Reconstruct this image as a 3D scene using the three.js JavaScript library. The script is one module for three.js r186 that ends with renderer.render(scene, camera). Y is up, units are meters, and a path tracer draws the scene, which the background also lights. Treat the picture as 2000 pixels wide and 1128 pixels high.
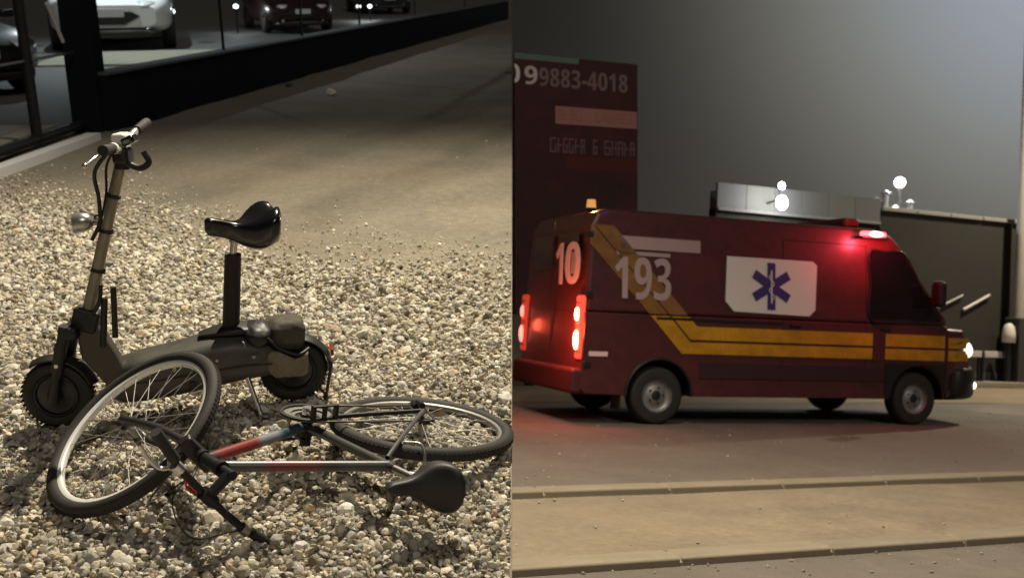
import * as THREE from 'three';
import { mergeGeometries, toCreasedNormals } from 'three/addons/utils/BufferGeometryUtils.js';
import { RoundedBoxGeometry } from 'three/addons/geometries/RoundedBoxGeometry.js';
import { TextGeometry } from 'three/addons/geometries/TextGeometry.js';
import { FontLoader } from 'three/addons/loaders/FontLoader.js';
import { ImprovedNoise } from 'three/addons/math/ImprovedNoise.js';

// ------------------------------------------------------------------ camera, sky, moon, exposure
const D2R = Math.PI / 180;
const EYE = 1.33;                                   // camera above the street
const scene = new THREE.Scene();
const camera = new THREE.PerspectiveCamera(2 * Math.atan(564 / 2000) / D2R, 2000 / 1128, 0.05, 600);
camera.rotation.order = 'YXZ';
camera.position.set(0, EYE, 0);
camera.rotation.set(Math.atan(33 / 2000), 0, 2.5 * D2R);
camera.focus = 3.7;
camera.userData.fStop = 3.3;
camera.updateMatrixWorld(true);

const LAMP_DIR = new THREE.Vector3(11.8, 8.6, -20.4).normalize();
{ // night sky: dark, with the town's lamp-lit haze brightest round the lit street and low over the ground
  const W = 512, H = 256, data = new Float32Array(W * H * 4), d = new THREE.Vector3();
  for (let j = 0; j < H; j++) for (let i = 0; i < W; i++) {
    const el = ((j + .5) / H - .5) * Math.PI, az = ((i + .5) / W - .5) * 2 * Math.PI;
    d.set(Math.cos(el) * Math.cos(az), Math.sin(el), Math.cos(el) * Math.sin(az));
    const ang = Math.acos(Math.min(1, d.dot(LAMP_DIR))) / D2R;
    const g = Math.exp(-Math.pow(ang / 15.6, 2.5)), h = Math.exp(-Math.abs(el) / (9 * D2R));
    const k = (j * W + i) * 4;
    data[k] = .0075 + .325 * g + .04 * h;
    data[k + 1] = .007 + .308 * g + .05 * g * g + .0345 * h;
    data[k + 2] = .0056 + .272 * g + .16 * g * g * g + .032 * h;
    data[k + 3] = 1;
  }
  const sky = new THREE.DataTexture(data, W, H, THREE.RGBAFormat, THREE.FloatType);
  sky.mapping = THREE.EquirectangularReflectionMapping;
  sky.minFilter = sky.magFilter = THREE.LinearFilter; sky.needsUpdate = true;
  scene.background = sky; scene.environment = sky;
}
const moon = new THREE.DirectionalLight(new THREE.Color().setRGB(1, .93, .84), .5);
moon.name = 'moon';
moon.position.set(7, 11, 9); moon.target.position.set(1, 0, -9);
moon.castShadow = true; moon.shadow.radius = 20; moon.shadow.mapSize.set(2048, 2048);
Object.assign(moon.shadow.camera, { left: -30, right: 30, top: 30, bottom: -30, near: .1, far: 120 });
scene.add(moon, moon.target);

const renderer = new THREE.WebGLRenderer({ antialias: true });
renderer.setSize(1024, 577);
renderer.toneMapping = THREE.LinearToneMapping;
renderer.toneMappingExposure = 1.0;
renderer.shadowMap.enabled = true;

// ------------------------------------------------------------------ frames of the place
// The gravel bank is a slope that climbs 18.4 degrees away from the street; BANK places its own level (y = away from its surface).
const BANK_H = 1.726, SLOPE = Math.atan(629 / 2000);
const BANK = new THREE.Matrix4().makeTranslation(0, 1.33, 0).multiply(new THREE.Matrix4().makeRotationX(.0164985)).multiply(new THREE.Matrix4().makeRotationZ(.0436332)).multiply(new THREE.Matrix4().makeRotationX(SLOPE)).multiply(new THREE.Matrix4().makeTranslation(0, -BANK_H, 0));
const BANK_INV = BANK.clone().invert();
// The street runs 23 degrees off the x axis: a = along it, w = across it, away from the near side.
const BETA = 23 * D2R, CB = Math.cos(BETA), SB = Math.sin(BETA);
const rd = (a, w, y = 0) => new THREE.Vector3(a * CB - w * SB, y, -(a * SB + w * CB));
const along = (px, w) => { const u = (px - 1000) / 2000; return w * (SB + u * CB) / (CB - u * SB); };   // where the street's line w crosses a photo column

// ------------------------------------------------------------------ helpers
function rngOf(seed) { let a = seed >>> 0; return () => { a = a + 0x6D2B79F5 | 0; let t = Math.imul(a ^ a >>> 15, 1 | a); t = t + Math.imul(t ^ t >>> 7, 61 | t) ^ t; return ((t ^ t >>> 14) >>> 0) / 4294967296; }; }
const noise = new ImprovedNoise();
const V = (x, y, z) => new THREE.Vector3(x, y, z);
const lin = (r, g, b) => new THREE.Color().setRGB(r, g, b);
const std = (c, roughness = .6, metalness = 0, more = {}) => new THREE.MeshStandardMaterial({ color: c, roughness, metalness, ...more });
const used = new Map();
function numbered(n) { const k = used.get(n) || 0; used.set(n, k + 1); return k ? `${n}_${String(k).padStart(3, '0')}` : n; }
function merge(list) {
  list = (Array.isArray(list) ? list.flat(9) : [list]).map(g => {
    const q = g.index ? g.toNonIndexed() : g.clone();
    for (const k of Object.keys(q.attributes)) if (!['position', 'normal', 'uv'].includes(k)) q.deleteAttribute(k);
    return q;
  });
  return list.length > 1 ? mergeGeometries(list) : list[0];
}
function mesh(name, geos, m, parent) {
  const o = new THREE.Mesh(Array.isArray(geos) ? merge(geos) : geos, m);
  o.name = name; o.castShadow = o.receiveShadow = true;
  if (parent) parent.add(o);
  return o;
}
function group(name, parent) { const g = new THREE.Group(); g.name = name; parent.add(g); return g; }
function thing(name, label, category, grp) {
  const o = new THREE.Group(); o.name = numbered(name); o.userData = { label, category };
  if (grp) o.userData.group = grp;
  scene.add(o); return o;
}
function tag(o, label, category, grp) { o.name = numbered(o.name); o.userData = { label, category }; if (grp) o.userData.group = grp; scene.add(o); return o; }
function structure(o) { o.name = numbered(o.name); o.userData.kind = 'structure'; scene.add(o); return o; }
function onBank(o) { o.updateMatrix(); o.applyMatrix4(BANK); return o; }
function copyOf(o, label) { const c = o.clone(); c.name = numbered(o.name.replace(/_\d{3}$/, '')); c.userData = { ...o.userData }; if (label) c.userData.label = label; scene.add(c); return c; }
const tr = (g, x, y, z) => g.translate(x, y, z);
function box(x0, x1, y0, y1, z0, z1) { return new THREE.BoxGeometry(x1 - x0, y1 - y0, z1 - z0).translate((x0 + x1) / 2, (y0 + y1) / 2, (z0 + z1) / 2); }
function rbox(w, h, d, r = .01, seg = 2) { return new RoundedBoxGeometry(w, h, d, seg, r); }
const UPV = V(0, 1, 0);
function bar(a, b, r, r2 = r, seg = 12) {
  const d = b.clone().sub(a), L = d.length();
  const g = new THREE.CylinderGeometry(r2, r, L, seg, 1);
  g.applyQuaternion(new THREE.Quaternion().setFromUnitVectors(UPV, d.normalize()));
  return g.translate((a.x + b.x) / 2, (a.y + b.y) / 2, (a.z + b.z) / 2);
}
function pipe(pts, r, seg = 24, rs = 8, closed = false) { return new THREE.TubeGeometry(new THREE.CatmullRomCurve3(pts, closed), seg, r, rs, closed); }
const axle = (z0, z1, r, x = 0, y = 0, seg = 16) => bar(V(x, y, z0), V(x, y, z1), r, r, seg);
function ring(profile, seg = 64) { // lathe round the z axis; profile of [radius, z]
  return new THREE.LatheGeometry(profile.map(p => new THREE.Vector2(p[0], p[1])), seg).rotateX(Math.PI / 2);
}
function loft(sections, caps = true) { // sections: arrays of Vector3 of one length, closed loops
  const n = sections[0].length, pos = [], idx = [];
  sections.forEach(s => s.forEach(p => pos.push(p.x, p.y, p.z)));
  for (let i = 0; i < sections.length - 1; i++) for (let j = 0; j < n; j++) {
    const a = i * n + j, b = i * n + (j + 1) % n, c = a + n, d = b + n; idx.push(a, b, d, a, d, c);
  }
  if (caps) for (const [i, flip] of [[0, 1], [sections.length - 1, 0]]) {
    const m = new THREE.Vector3(); sections[i].forEach(p => m.addScaledVector(p, 1 / n));
    const k = pos.length / 3; pos.push(m.x, m.y, m.z);
    for (let j = 0; j < n; j++) { const a = i * n + j, b = i * n + (j + 1) % n; flip ? idx.push(k, b, a) : idx.push(k, a, b); }
  }
  const g = new THREE.BufferGeometry();
  g.setAttribute('position', new THREE.Float32BufferAttribute(pos, 3));
  const uv = []; for (let i = 0; i < pos.length; i += 3) uv.push((pos[i] + pos[i + 2] * .4) * 2.2, (pos[i + 1] + pos[i + 2] * .6) * 2.2);
  g.setAttribute('uv', new THREE.Float32BufferAttribute(uv, 2));
  g.setIndex(idx); g.computeVertexNormals();
  return g;
}
const superLoop = (x, cy, hw, hh, e = 4, n = 24, cz = 0) => Array.from({ length: n }, (_, k) => {
  const t = k / n * 2 * Math.PI, c = Math.cos(t), s = Math.sin(t);
  return V(x, cy + hh * Math.sign(s) * Math.abs(s) ** (2 / e), cz + hw * Math.sign(c) * Math.abs(c) ** (2 / e));
});
function extrude(points, depth, bevel = .02, seg = 2) { // outline in x,y; thickness centred on z
  const s = new THREE.Shape(points.map(p => new THREE.Vector2(p[0], p[1])));
  const g = new THREE.ExtrudeGeometry(s, { depth: depth - 2 * bevel, bevelEnabled: bevel > 0, bevelThickness: bevel, bevelSize: bevel, bevelOffset: -bevel, bevelSegments: seg, curveSegments: 12 });
  return g.translate(0, 0, -depth / 2 + bevel);
}
function warp(g, f) { const p = g.attributes.position, v = V(0, 0, 0); for (let i = 0; i < p.count; i++) { v.fromBufferAttribute(p, i); f(v); p.setXYZ(i, v.x, v.y, v.z); } g.computeVertexNormals(); return g; }
// a tiling colour texture: f(u, v, n) returns sRGB 0..255; n is periodic noise of (u, v) at a frequency
function tex(size, f, repeat = 1, srgb = true) {
  const data = new Uint8Array(size * size * 4);
  const per = (u, v, fr, s = 0) => { // periodic value noise from four shifted samples
    const x = u * fr, y = v * fr, a = noise.noise(x, y, s), b = noise.noise(x - fr, y, s), c = noise.noise(x, y - fr, s), d = noise.noise(x - fr, y - fr, s);
    return (a * (1 - u) + b * u) * (1 - v) + (c * (1 - u) + d * u) * v;
  };
  for (let j = 0; j < size; j++) for (let i = 0; i < size; i++) {
    const c = f(i / size, j / size, per), k = (j * size + i) * 4;
    data[k] = Math.max(0, Math.min(255, c[0])); data[k + 1] = Math.max(0, Math.min(255, c[1])); data[k + 2] = Math.max(0, Math.min(255, c[2])); data[k + 3] = 255;
  }
  const t = new THREE.DataTexture(data, size, size);
  t.wrapS = t.wrapT = THREE.RepeatWrapping; t.magFilter = THREE.LinearFilter; t.minFilter = THREE.LinearMipmapLinearFilter; t.generateMipmaps = true;
  if (srgb) t.colorSpace = THREE.SRGBColorSpace;
  t.repeat.set(repeat, repeat); t.needsUpdate = true; return t;
}
const clothTone = (r, g, b) => [r, g, b];

// ------------------------------------------------------------------ materials of the setting
const R0 = rngOf(11);
const speck = new Float32Array(1024 * 1024).map(() => R0());
const dirtTex = tex(1024, (u, v, n) => {
  const s = speck[((v * 1024) | 0) * 1024 + ((u * 1024) | 0)];
  const big = n(u, v, 4, 1) + .6 * n(u, v, 9, 2) + .4 * n(u, v, 23, 3), fine = n(u, v, 90, 4);
  const k = 1 + .16 * big + .10 * fine + (s - .5) * .16 + (s > .985 ? .3 : 0);
  const warm = .04 * n(u, v, 6, 7);
  return [110 * k * (1 + warm), 104 * k, 91 * k * (1 - warm)];
}, 1 / 7);
const dirtBump = tex(512, (u, v, n) => { const k = 128 + 60 * n(u, v, 40, 2) + 50 * n(u, v, 110, 5) + 40 * n(u, v, 12, 9); return [k, k, k]; }, 1 / 3, false);
const streetTex = tex(1024, (u, v, n) => {
  const s = speck[((v * 1024) | 0) * 1024 + ((u * 1024) | 0)];
  const k = 1 + .13 * n(u, v, 5, 11) + .10 * n(u, v, 14, 12) + .08 * n(u, v, 60, 13) + (s - .5) * .14;
  return [104 * k, 96 * k, 86 * k];
}, 1 / 6);
const sandTex = tex(1024, (u, v, n) => {
  const s = speck[((u * 1024) | 0) * 1024 + ((v * 1024) | 0)];
  const k = 1 + .12 * n(u, v, 6, 21) + .09 * n(u, v, 19, 22) + .08 * n(u, v, 80, 23) + (s - .5) * .14;
  return [130 * k, 117 * k, 98 * k];
}, 1 / 5);
const concreteTex = tex(512, (u, v, n) => {
  const s = speck[((v * 512) | 0) * 1024 + ((u * 512) | 0)];
  const k = 1 + .10 * n(u, v, 4, 31) + .08 * n(u, v, 30, 32) + (s - .5) * .1;
  return [150 * k, 146 * k, 136 * k];
}, 1 / 2);
const grunge = tex(512, (u, v, n) => {
  const s = speck[((v * 512) | 0) * 1024 + 512 + ((u * 511) | 0)], s2 = speck[((u * 512) | 0) * 1024 + ((v * 511) | 0)];
  const scr = Math.abs(n(u, v, 3, 41) * 9 + u * 40 - Math.round(n(u, v, 3, 41) * 9 + u * 40)) < .012 && n(u, v, 11, 44) > .12 ? 60 : 0;
  const k = 205 + 42 * n(u, v, 5, 42) + 34 * n(u, v, 17, 43) + 26 * n(u, v, 70, 45) + (s - .5) * 24 + scr + (s2 > .993 ? 50 : 0);
  return [k, k * .985, k * .95];
}, 1);
const grungeWide = grunge.clone(); grungeWide.repeat.set(.45, .45); grungeWide.needsUpdate = true;
const M = {
  dirt: new THREE.MeshStandardMaterial({ map: dirtTex, bumpMap: dirtBump, bumpScale: .02, roughness: .95, vertexColors: true }),
  street: new THREE.MeshStandardMaterial({ map: streetTex, bumpMap: dirtBump, bumpScale: .006, roughness: .85 }),
  sand: new THREE.MeshStandardMaterial({ map: sandTex, bumpMap: dirtBump, bumpScale: .015, roughness: .95 }),
  concrete: new THREE.MeshStandardMaterial({ map: concreteTex, roughness: .9 }),
  kerb: new THREE.MeshStandardMaterial({ map: concreteTex, color: lin(.85, .74, .6), roughness: .9 }),
  kerbs: [[.78, .69, .57], [.74, .66, .55], [.82, .73, .6]].map(c => new THREE.MeshStandardMaterial({ map: concreteTex, color: lin(...c), roughness: .9 })),
  blackWall: new THREE.MeshPhysicalMaterial({ color: lin(.009, .011, .015), roughness: .9, specularIntensity: .15 }),
  blackMetal: new THREE.MeshPhysicalMaterial({ color: lin(.012, .012, .014), roughness: .5, metalness: .1, specularIntensity: .6 }),
  darkPaint: std(lin(.02, .022, .026), .4),
  rubber: std(lin(.034, .031, .028), .75, 0, { map: grunge }),
  blackPlastic: std(lin(.017, .017, .018), .5, 0, { map: grunge }),
  gloss: new THREE.MeshPhysicalMaterial({ color: lin(.008, .008, .009), roughness: .22, clearcoat: .6, clearcoatRoughness: .12 }),
  alu: std(lin(.62, .62, .6), .32, 1),
  chrome: std(lin(.7, .7, .7), .15, 1),
  steel: std(lin(.35, .34, .32), .4, 1),
};

// ------------------------------------------------------------------ STREET (level ground)
function sheet(name, a0, a1, w0, w1, y, m, na = 1, nw = 1, rough = 0) {
  const pos = [], uv = [], idx = [];
  for (let j = 0; j <= nw; j++) for (let i = 0; i <= na; i++) {
    const a = a0 + (a1 - a0) * i / na, w = w0 + (w1 - w0) * j / nw, p = rd(a, w, y + rough * (noise.noise(a * .9, w * .9, 4) + .5 * noise.noise(a * 2.7, w * 2.7, 8)));
    pos.push(p.x, p.y, p.z); uv.push(a, w);
  }
  for (let j = 0; j < nw; j++) for (let i = 0; i < na; i++) { const k = j * (na + 1) + i; idx.push(k, k + 1, k + na + 2, k, k + na + 2, k + na + 1); }
  const g = new THREE.BufferGeometry();
  g.setAttribute('position', new THREE.Float32BufferAttribute(pos, 3)); g.setAttribute('uv', new THREE.Float32BufferAttribute(uv, 2)); g.setIndex(idx); g.computeVertexNormals();
  return structure(mesh(name, g, m));
}
sheet('ground', -200, 320, -120, 400, -.03, M.sand);
sheet('near_road', -60, 90, -8, 4.62, .0, M.street);
sheet('road', -60, 90, 6.55, 13.1, 0, M.street);
sheet('verge', -60, 90, 13.1, 16.3, .004, M.sand, 300, 12, .012);
function kerb(name, w0, w1, h, ext = [-60, 90]) {
  const prof = [[w0, -.05], [w0, h - .025], [w0 + .02, h - .006], [w0 + .04, h], [w1 - .04, h], [w1 - .02, h - .006], [w1, h - .025], [w1, -.05]];
  const N = 150, pos = [], idx = [], uv = [];
  for (let i = 0; i <= N; i++) { const a = ext[0] + (ext[1] - ext[0]) * i / N; for (const [w, y] of prof) { const p = rd(a, w + .008 * noise.noise(a * .6, 1.5, w), y + .008 * noise.noise(a * .8, 3, w)); pos.push(p.x, p.y, p.z); uv.push(a, w + y); } }
  const n = prof.length;
  for (let i = 0; i < N; i++) for (let j = 0; j < n - 1; j++) { const a = i * n + j; idx.push(a, a + 1, a + n + 1, a, a + n + 1, a + n); }
  const g = new THREE.BufferGeometry(); g.setAttribute('position', new THREE.Float32BufferAttribute(pos, 3)); g.setAttribute('uv', new THREE.Float32BufferAttribute(uv, 2)); g.setIndex(idx); g.computeVertexNormals();
  const k = structure(mesh(name, toCreasedNormals(g, .6), M.kerb)), r = rngOf(w0 * 100 | 0);
  for (let a = 1; a < 26; a += 1) {                              // cast stones set end to end over the footing
    const L = .985, st = mesh('kerb_stone', rbox(L, .1, w1 - w0 + .012, .014), M.kerbs[r() * 3 | 0], k);
    st.position.copy(rd(a + .5, (w0 + w1) / 2 + (r() - .5) * .008, h - .046 + (r() - .5) * .006)); st.rotation.y = BETA + (r() - .5) * .006;
  }
  return k;
}
kerb('kerb', 4.62, 4.8, .04);
kerb('kerb', 6.35, 6.53, .075);
sheet('median_strip', -60, 90, 4.8, 6.35, .032, M.sand, 220, 12, .01);
kerb('kerb', 16.3, 16.5, .13);
sheet('pavement', -60, 90, 16.5, 17.02, .115, M.concrete);

{ // loose grit in the gutters and over the strip
  const r = rngOf(77), g = new THREE.IcosahedronGeometry(1, 0), N = 1100, o = new THREE.InstancedMesh(g, std(lin(1, 1, 1), .95), N), m = new THREE.Matrix4(), q = new THREE.Quaternion(), e = new THREE.Euler(), c = new THREE.Color();
  for (let i = 0; i < N; i++) {
    const k = r(), w = k < .35 ? 6.53 + r() * r() * .7 : k < .55 ? 4.62 - r() * r() * .5 : k < .62 ? 4.85 + r() * 1.45 : 6.6 + r() * 6, s = .004 + .009 * r() ** 2, y = k >= .55 && k < .62 ? .032 : 0;
    e.set(r() * 6, r() * 6, r() * 6); q.setFromEuler(e); m.compose(rd(1.5 + r() * 14, w, y + s * .4), q, V(s, s * .7, s * 1.2)); o.setMatrixAt(i, m);
    const b = .2 + .25 * r(); c.setRGB(b, b * .9, b * .74); o.setColorAt(i, c);
  }
  o.name = 'grit'; o.castShadow = o.receiveShadow = true; o.userData = { label: 'loose grit scattered along the kerbs of the street', category: 'grit', kind: 'stuff' }; scene.add(o);
}

// ------------------------------------------------------------------ GRAVEL BANK (slope with a straight retaining wall along its street side)
const gravelEdge = x => { const q = -x; return q < .62 ? 5.68 + q * .42 : q < 1.63 ? 5.94 + (q - .62) * .35 : q < 2.92 ? 6.29 + (q - 1.63) * 1.03 : 7.62 + (q - 2.92) * .5; };
const bankNoise = (x, z) => .018 * noise.noise(x * .7, z * .7, 2) + .01 * noise.noise(x * 2.1, z * 2.1, 6) + (z < -6 ? .02 * noise.noise(x * .35, z * .35, 9) : 0);
{
  const xs = [], zs = [];
  for (let i = 0; i <= 200; i++) xs.push(-45 * (i / 200) ** 2);
  for (let j = 0; j <= 420; j++) zs.push(-.2 - 90 * (j / 420) ** 1.9);
  const pos = [], uv = [], idx = [];
  for (const z of zs) for (const x of xs) { pos.push(x, bankNoise(x, z), z); uv.push(x, -z); }
  const n = xs.length;
  for (let j = 0; j < zs.length - 1; j++) for (let i = 0; i < n - 1; i++) { const k = j * n + i; idx.push(k, k + n + 1, k + 1, k, k + n, k + n + 1); }
  const g = new THREE.BufferGeometry(); g.setAttribute('position', new THREE.Float32BufferAttribute(pos, 3)); g.setAttribute('uv', new THREE.Float32BufferAttribute(uv, 2)); g.setIndex(idx); g.computeVertexNormals();
  const col = [], worn = (x, z) => { let m = 0; for (const off of [0, 1.45]) { const d = Math.abs((x + 2.5 - off) * .93 + (z + 8.2) * .37 + .18 * noise.noise(z * .5, off, 3)); m = Math.max(m, Math.min(1, Math.max(0, (.42 - d) / .2))); } return m * (z < -6.8 && z > -19 ? 1 : 0) * (.55 + .45 * noise.noise(x * 2.3, z * 2.3, 17)); };
  for (let i = 0; i < pos.length; i += 3) { const m = 1 - .34 * worn(pos[i], pos[i + 2]) - .12 * Math.max(0, noise.noise(pos[i] * .5, pos[i + 2] * .5, 31)) + .5 * Math.min(1, Math.max(0, (gravelEdge(Math.min(0, pos[i])) + pos[i + 2]) / 1.2 + .3)) * (.8 + .4 * noise.noise(pos[i] * 3, pos[i + 2] * 3, 37)); col.push(m, m * .985, m * .97); }
  g.setAttribute('color', new THREE.Float32BufferAttribute(col, 3));
  const bank = structure(mesh('bank', g, M.dirt)); onBank(bank);
  // retaining wall: follows the bank's edge, stands down into the street
  const wp = [], wi = [], wu = [], down = V(0, -1, 0).transformDirection(BANK_INV);
  const Z = zs.filter((_, j) => j % 6 === 0 || j === zs.length - 1);
  for (const z of Z) { const y = bankNoise(0, z), L = 1 + Math.max(0, -z) * .36; for (const [x, k] of [[0, 0], [0, 1], [-.3, 1], [-.3, 0]]) { const py = y - .012 + down.y * L * k, pz = z + down.z * L * k; wp.push(x, py, pz); wu.push(pz, py); } }
  for (let i = 0; i < Z.length - 1; i++) for (let j = 0; j < 4; j++) { const a = i * 4 + j, b = i * 4 + (j + 1) % 4; wi.push(a, b, b + 4, a, b + 4, a + 4); }
  const wg = new THREE.BufferGeometry(); wg.setAttribute('position', new THREE.Float32BufferAttribute(wp, 3)); wg.setAttribute('uv', new THREE.Float32BufferAttribute(wu, 2)); wg.setIndex(wi);
  mesh('retaining_wall', toCreasedNormals(wg, .5), M.concrete, bank);
}
{ // loose stones: thick in front, thinning out where the bare dirt begins
  const r = rngOf(5), base = new THREE.IcosahedronGeometry(1, 1), p = base.attributes.position, v = V(0, 0, 0);
  for (let i = 0; i < p.count; i++) { v.fromBufferAttribute(p, i); const k = 1 + .32 * noise.noise(v.x * 1.3 + 3, v.y * 1.3, v.z * 1.3) + .14 * noise.noise(v.x * 3, v.y * 3 + 5, v.z * 3); v.multiplyScalar(k); p.setXYZ(i, v.x, v.y, v.z); }
  base.computeVertexNormals();
  const spots = [];
  const depthAt = d => d < 4.6 ? 1 : d < 6.2 ? .8 : .55;
  const X0 = -7, Z0 = -.9, Z1 = -11;
  for (let layer = 0; layer < 2; layer++) {
    const st = .0172;
    for (let z = Z0; z > Z1; z -= st) {
      const far = -z; const xmin = Math.max(X0, -.62 * far - .9);
      for (let x = -.012; x > xmin; x -= st) {
        const e = gravelEdge(x) + .9 * noise.noise(x * 1.1, z * 1.1, 3) + .35 * noise.noise(x * 4, z * 4, 8);
        const t = (e - far) / 2.3 + .55;                        // 1 inside, 0 outside
        const dens = t >= 1 ? 1 : t <= 0 ? .0012 : .0012 + .9988 * t * t;
        const q = r(); if (q > dens * (layer ? .5 : .8) * depthAt(far)) continue;
        spots.push(x + (r() - .5) * st, layer, z + (r() - .5) * st);
      }
    }
  }
  const N = spots.length / 3, stone = std(lin(1, 1, 1), .85);
  const inst = new THREE.InstancedMesh(base, stone, N);
  const m = new THREE.Matrix4(), q = new THREE.Quaternion(), e = new THREE.Euler(), c = new THREE.Color();
  for (let i = 0; i < N; i++) {
    const x = spots[i * 3], layer = spots[i * 3 + 1], z = spots[i * 3 + 2];
    const far = -z, grow = far > 4.6 ? 1.15 : 1;
    const thin = Math.min(1, Math.max(.5, (gravelEdge(x) - far) / 2.4 + .75));
    const s = (.0048 + .0098 * r() ** 1.6) * grow * thin * (layer ? 1.05 : 1) * (r() < .045 ? 1.65 : 1);
    e.set(r() * 6.28, r() * 6.28, r() * 6.28); q.setFromEuler(e);
    const lift = bankNoise(x, z) + s * .35 + layer * (.006 + .008 * r());
    m.compose(V(Math.min(x, -.004 - s), lift, z), q, V(s * (.8 + .6 * r()), s * (.45 + .3 * r()), s * (.8 + .5 * r()))); inst.setMatrixAt(i, m);
    const k = r(), b = .2 + .46 * r() ** .85;
    if (k < .55) c.setRGB(b * 1.02, b * .93, b * .72); else if (k < .8) c.setRGB(b * 1.05, b * 1.0, b * .88); else if (k < .93) c.setRGB(b * .75, b * .60, b * .40); else c.setRGB(b * .42, b * .36, b * .27);
    inst.setColorAt(i, c);
  }
  inst.name = 'gravel'; inst.castShadow = inst.receiveShadow = true;
  inst.userData = { label: 'pale tan gravel spread over the bank under the bicycle', category: 'gravel', kind: 'stuff' };
  scene.add(inst); onBank(inst);
  console.log('stones', N);
}

// ------------------------------------------------------------------ yard behind the fence, on the bank
const F0 = V(-4.5, 0, -11.25), F1 = V(-.22, 0, -36.6);           // fence line from the gate post to the bank's edge
const fdir = F1.clone().sub(F0), FL = fdir.length(); fdir.normalize();
function alongFence(o, s, off = 0) { const p = F0.clone().addScaledVector(fdir, s); o.position.set(p.x - fdir.z * -off * 0 + off * fdir.z, 0, p.z - off * fdir.x); o.rotation.y = Math.atan2(-fdir.z, fdir.x); return o; }
{ // low black wall with coping and posts
  const t = thing('fence', 'low black wall with slim posts running behind the scooter', 'fence');
  mesh('wall', [box(0, FL, -.2, .6, -.1, .1)], M.blackWall, t);
  mesh('coping', [rbox(FL, .035, .26, .01).translate(FL / 2, .6195, 0)], std(lin(.07, .075, .08), .7), t);
  for (const k of [3.2, 6.2, 9.3, 13.5, 19, 25.5]) mesh('post', [rbox(.035, 1.5, .035, .008).translate(k, 1.38, 0)], M.blackMetal, t);
  mesh('rail', [box(.05, FL - .05, 2.04, 2.08, -.02, .02)], M.blackMetal, t);
  alongFence(t, 0); onBank(t);
}
{ // gate post
  const t = thing('gate_post', 'thick dark gate post beside the scooter handlebar with lamp arm on top', 'post');
  mesh('column', [rbox(.31, 7.2, .3, .015).translate(0, 3.5, 0)], M.blackWall, t);
  const arm = [pipe([V(0, 7.0, 0), V(.7, 7.5, .5), V(2.2, 7.75, 1.6), V(4.5, 7.8, 3.2)], .045, 30, 10)];
  mesh('lamp_arm', arm, M.steel, t);
  const head = group('lamp_head', t);
  mesh('housing', [rbox(.3, .12, .62, .04).translate(4.65, 7.8, 3.3)], M.steel, head);
  const glow = new THREE.MeshStandardMaterial({ color: 0xffffff, emissive: lin(1, .9, .72), emissiveIntensity: 6 });
  mesh('lens', [rbox(.22, .02, .5, .008).translate(4.65, 7.73, 3.3)], glow, head);
  t.position.set(-4.63, 0, -11.3);
  const L = new THREE.SpotLight(lin(1, .89, .7), 480, 0, 60 * D2R, 1, 2); L.name = 'yard_lamp_light';
  L.position.set(4.67, 7.66, 3.3); L.target.position.set(4.3, 0, 7.6); L.castShadow = true; L.shadow.radius = 3; L.shadow.mapSize.set(2048, 2048);
  t.add(L, L.target);
  onBank(t);
}
{ // gate of black rails, with its pale threshold
  const t = thing('gate', 'open framed black gate rails between two posts at the yard entrance', 'gate');
  const a = V(-4.78, 0, -8.0), b = V(-4.66, 0, -11.1);
  const at = (s, y) => a.clone().lerp(b, s).setY(y);
  mesh('bottom_rail', [bar(at(0, .1), at(1, .1), .05, .05, 6)], M.blackMetal, t);
  mesh('middle_rail', [bar(at(0, .86), at(1, .86), .016, .016, 8)], M.steel, t);
  mesh('top_rail', [bar(at(0, 1.9), at(1, 1.9), .03, .03, 8)], M.blackMetal, t);
  mesh('post', [bar(at(.68, .1), at(.68, 1.9), .055, .055, 8)], M.blackMetal, t);
  mesh('post', [bar(at(0.02, -.05), at(.02, 2.0), .06, .06, 8)], M.blackMetal, t);
  mesh('brace', [bar(at(.86, 1.38), at(.94, .98), .02, .02, 8)], std(lin(.6, .6, .6), .5), t);
  onBank(t);
  const th = tag(mesh('threshold_strip', [extrude([[-4.42, -8], [-4.28, -8], [-4.37, -10.7], [-4.47, -10.7]], .1, .01).rotateX(Math.PI / 2)], std(lin(.5, .5, .5), .8)), 'pale concrete threshold strip on the ground below the black gate', 'kerb');
  const geo = th.geometry; geo.rotateX(Math.PI); geo.computeBoundingBox();
  th.geometry = merge([box(-.07, .07, -.05, .05, -1.35, 1.35)]);
  th.position.set(-4.42, .03, -9.3); th.rotation.y = -.05; onBank(th);
}
{ // paved yard beyond the fence
  const g = new THREE.BufferGeometry(), P = [[-4.95, -7], [-4.95, -11.4], [-.35, -38], [-.35, -60], [-42, -60], [-42, -7]];
  const s = new THREE.ShapeGeometry(new THREE.Shape(P.map(p => new THREE.Vector2(p[0], -p[1])))).rotateX(-Math.PI / 2);
  const q = s.attributes.position; for (let i = 0; i < q.count; i++) q.setY(i, .045);
  s.setAttribute('uv', new THREE.Float32BufferAttribute(Array.from({ length: q.count }, (_, i) => [q.getX(i), q.getZ(i)]).flat(), 2));
  onBank(structure(mesh('yard_paving', s, new THREE.MeshStandardMaterial({ map: concreteTex, color: lin(.34, .36, .4), roughness: .75 }))));
}
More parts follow.
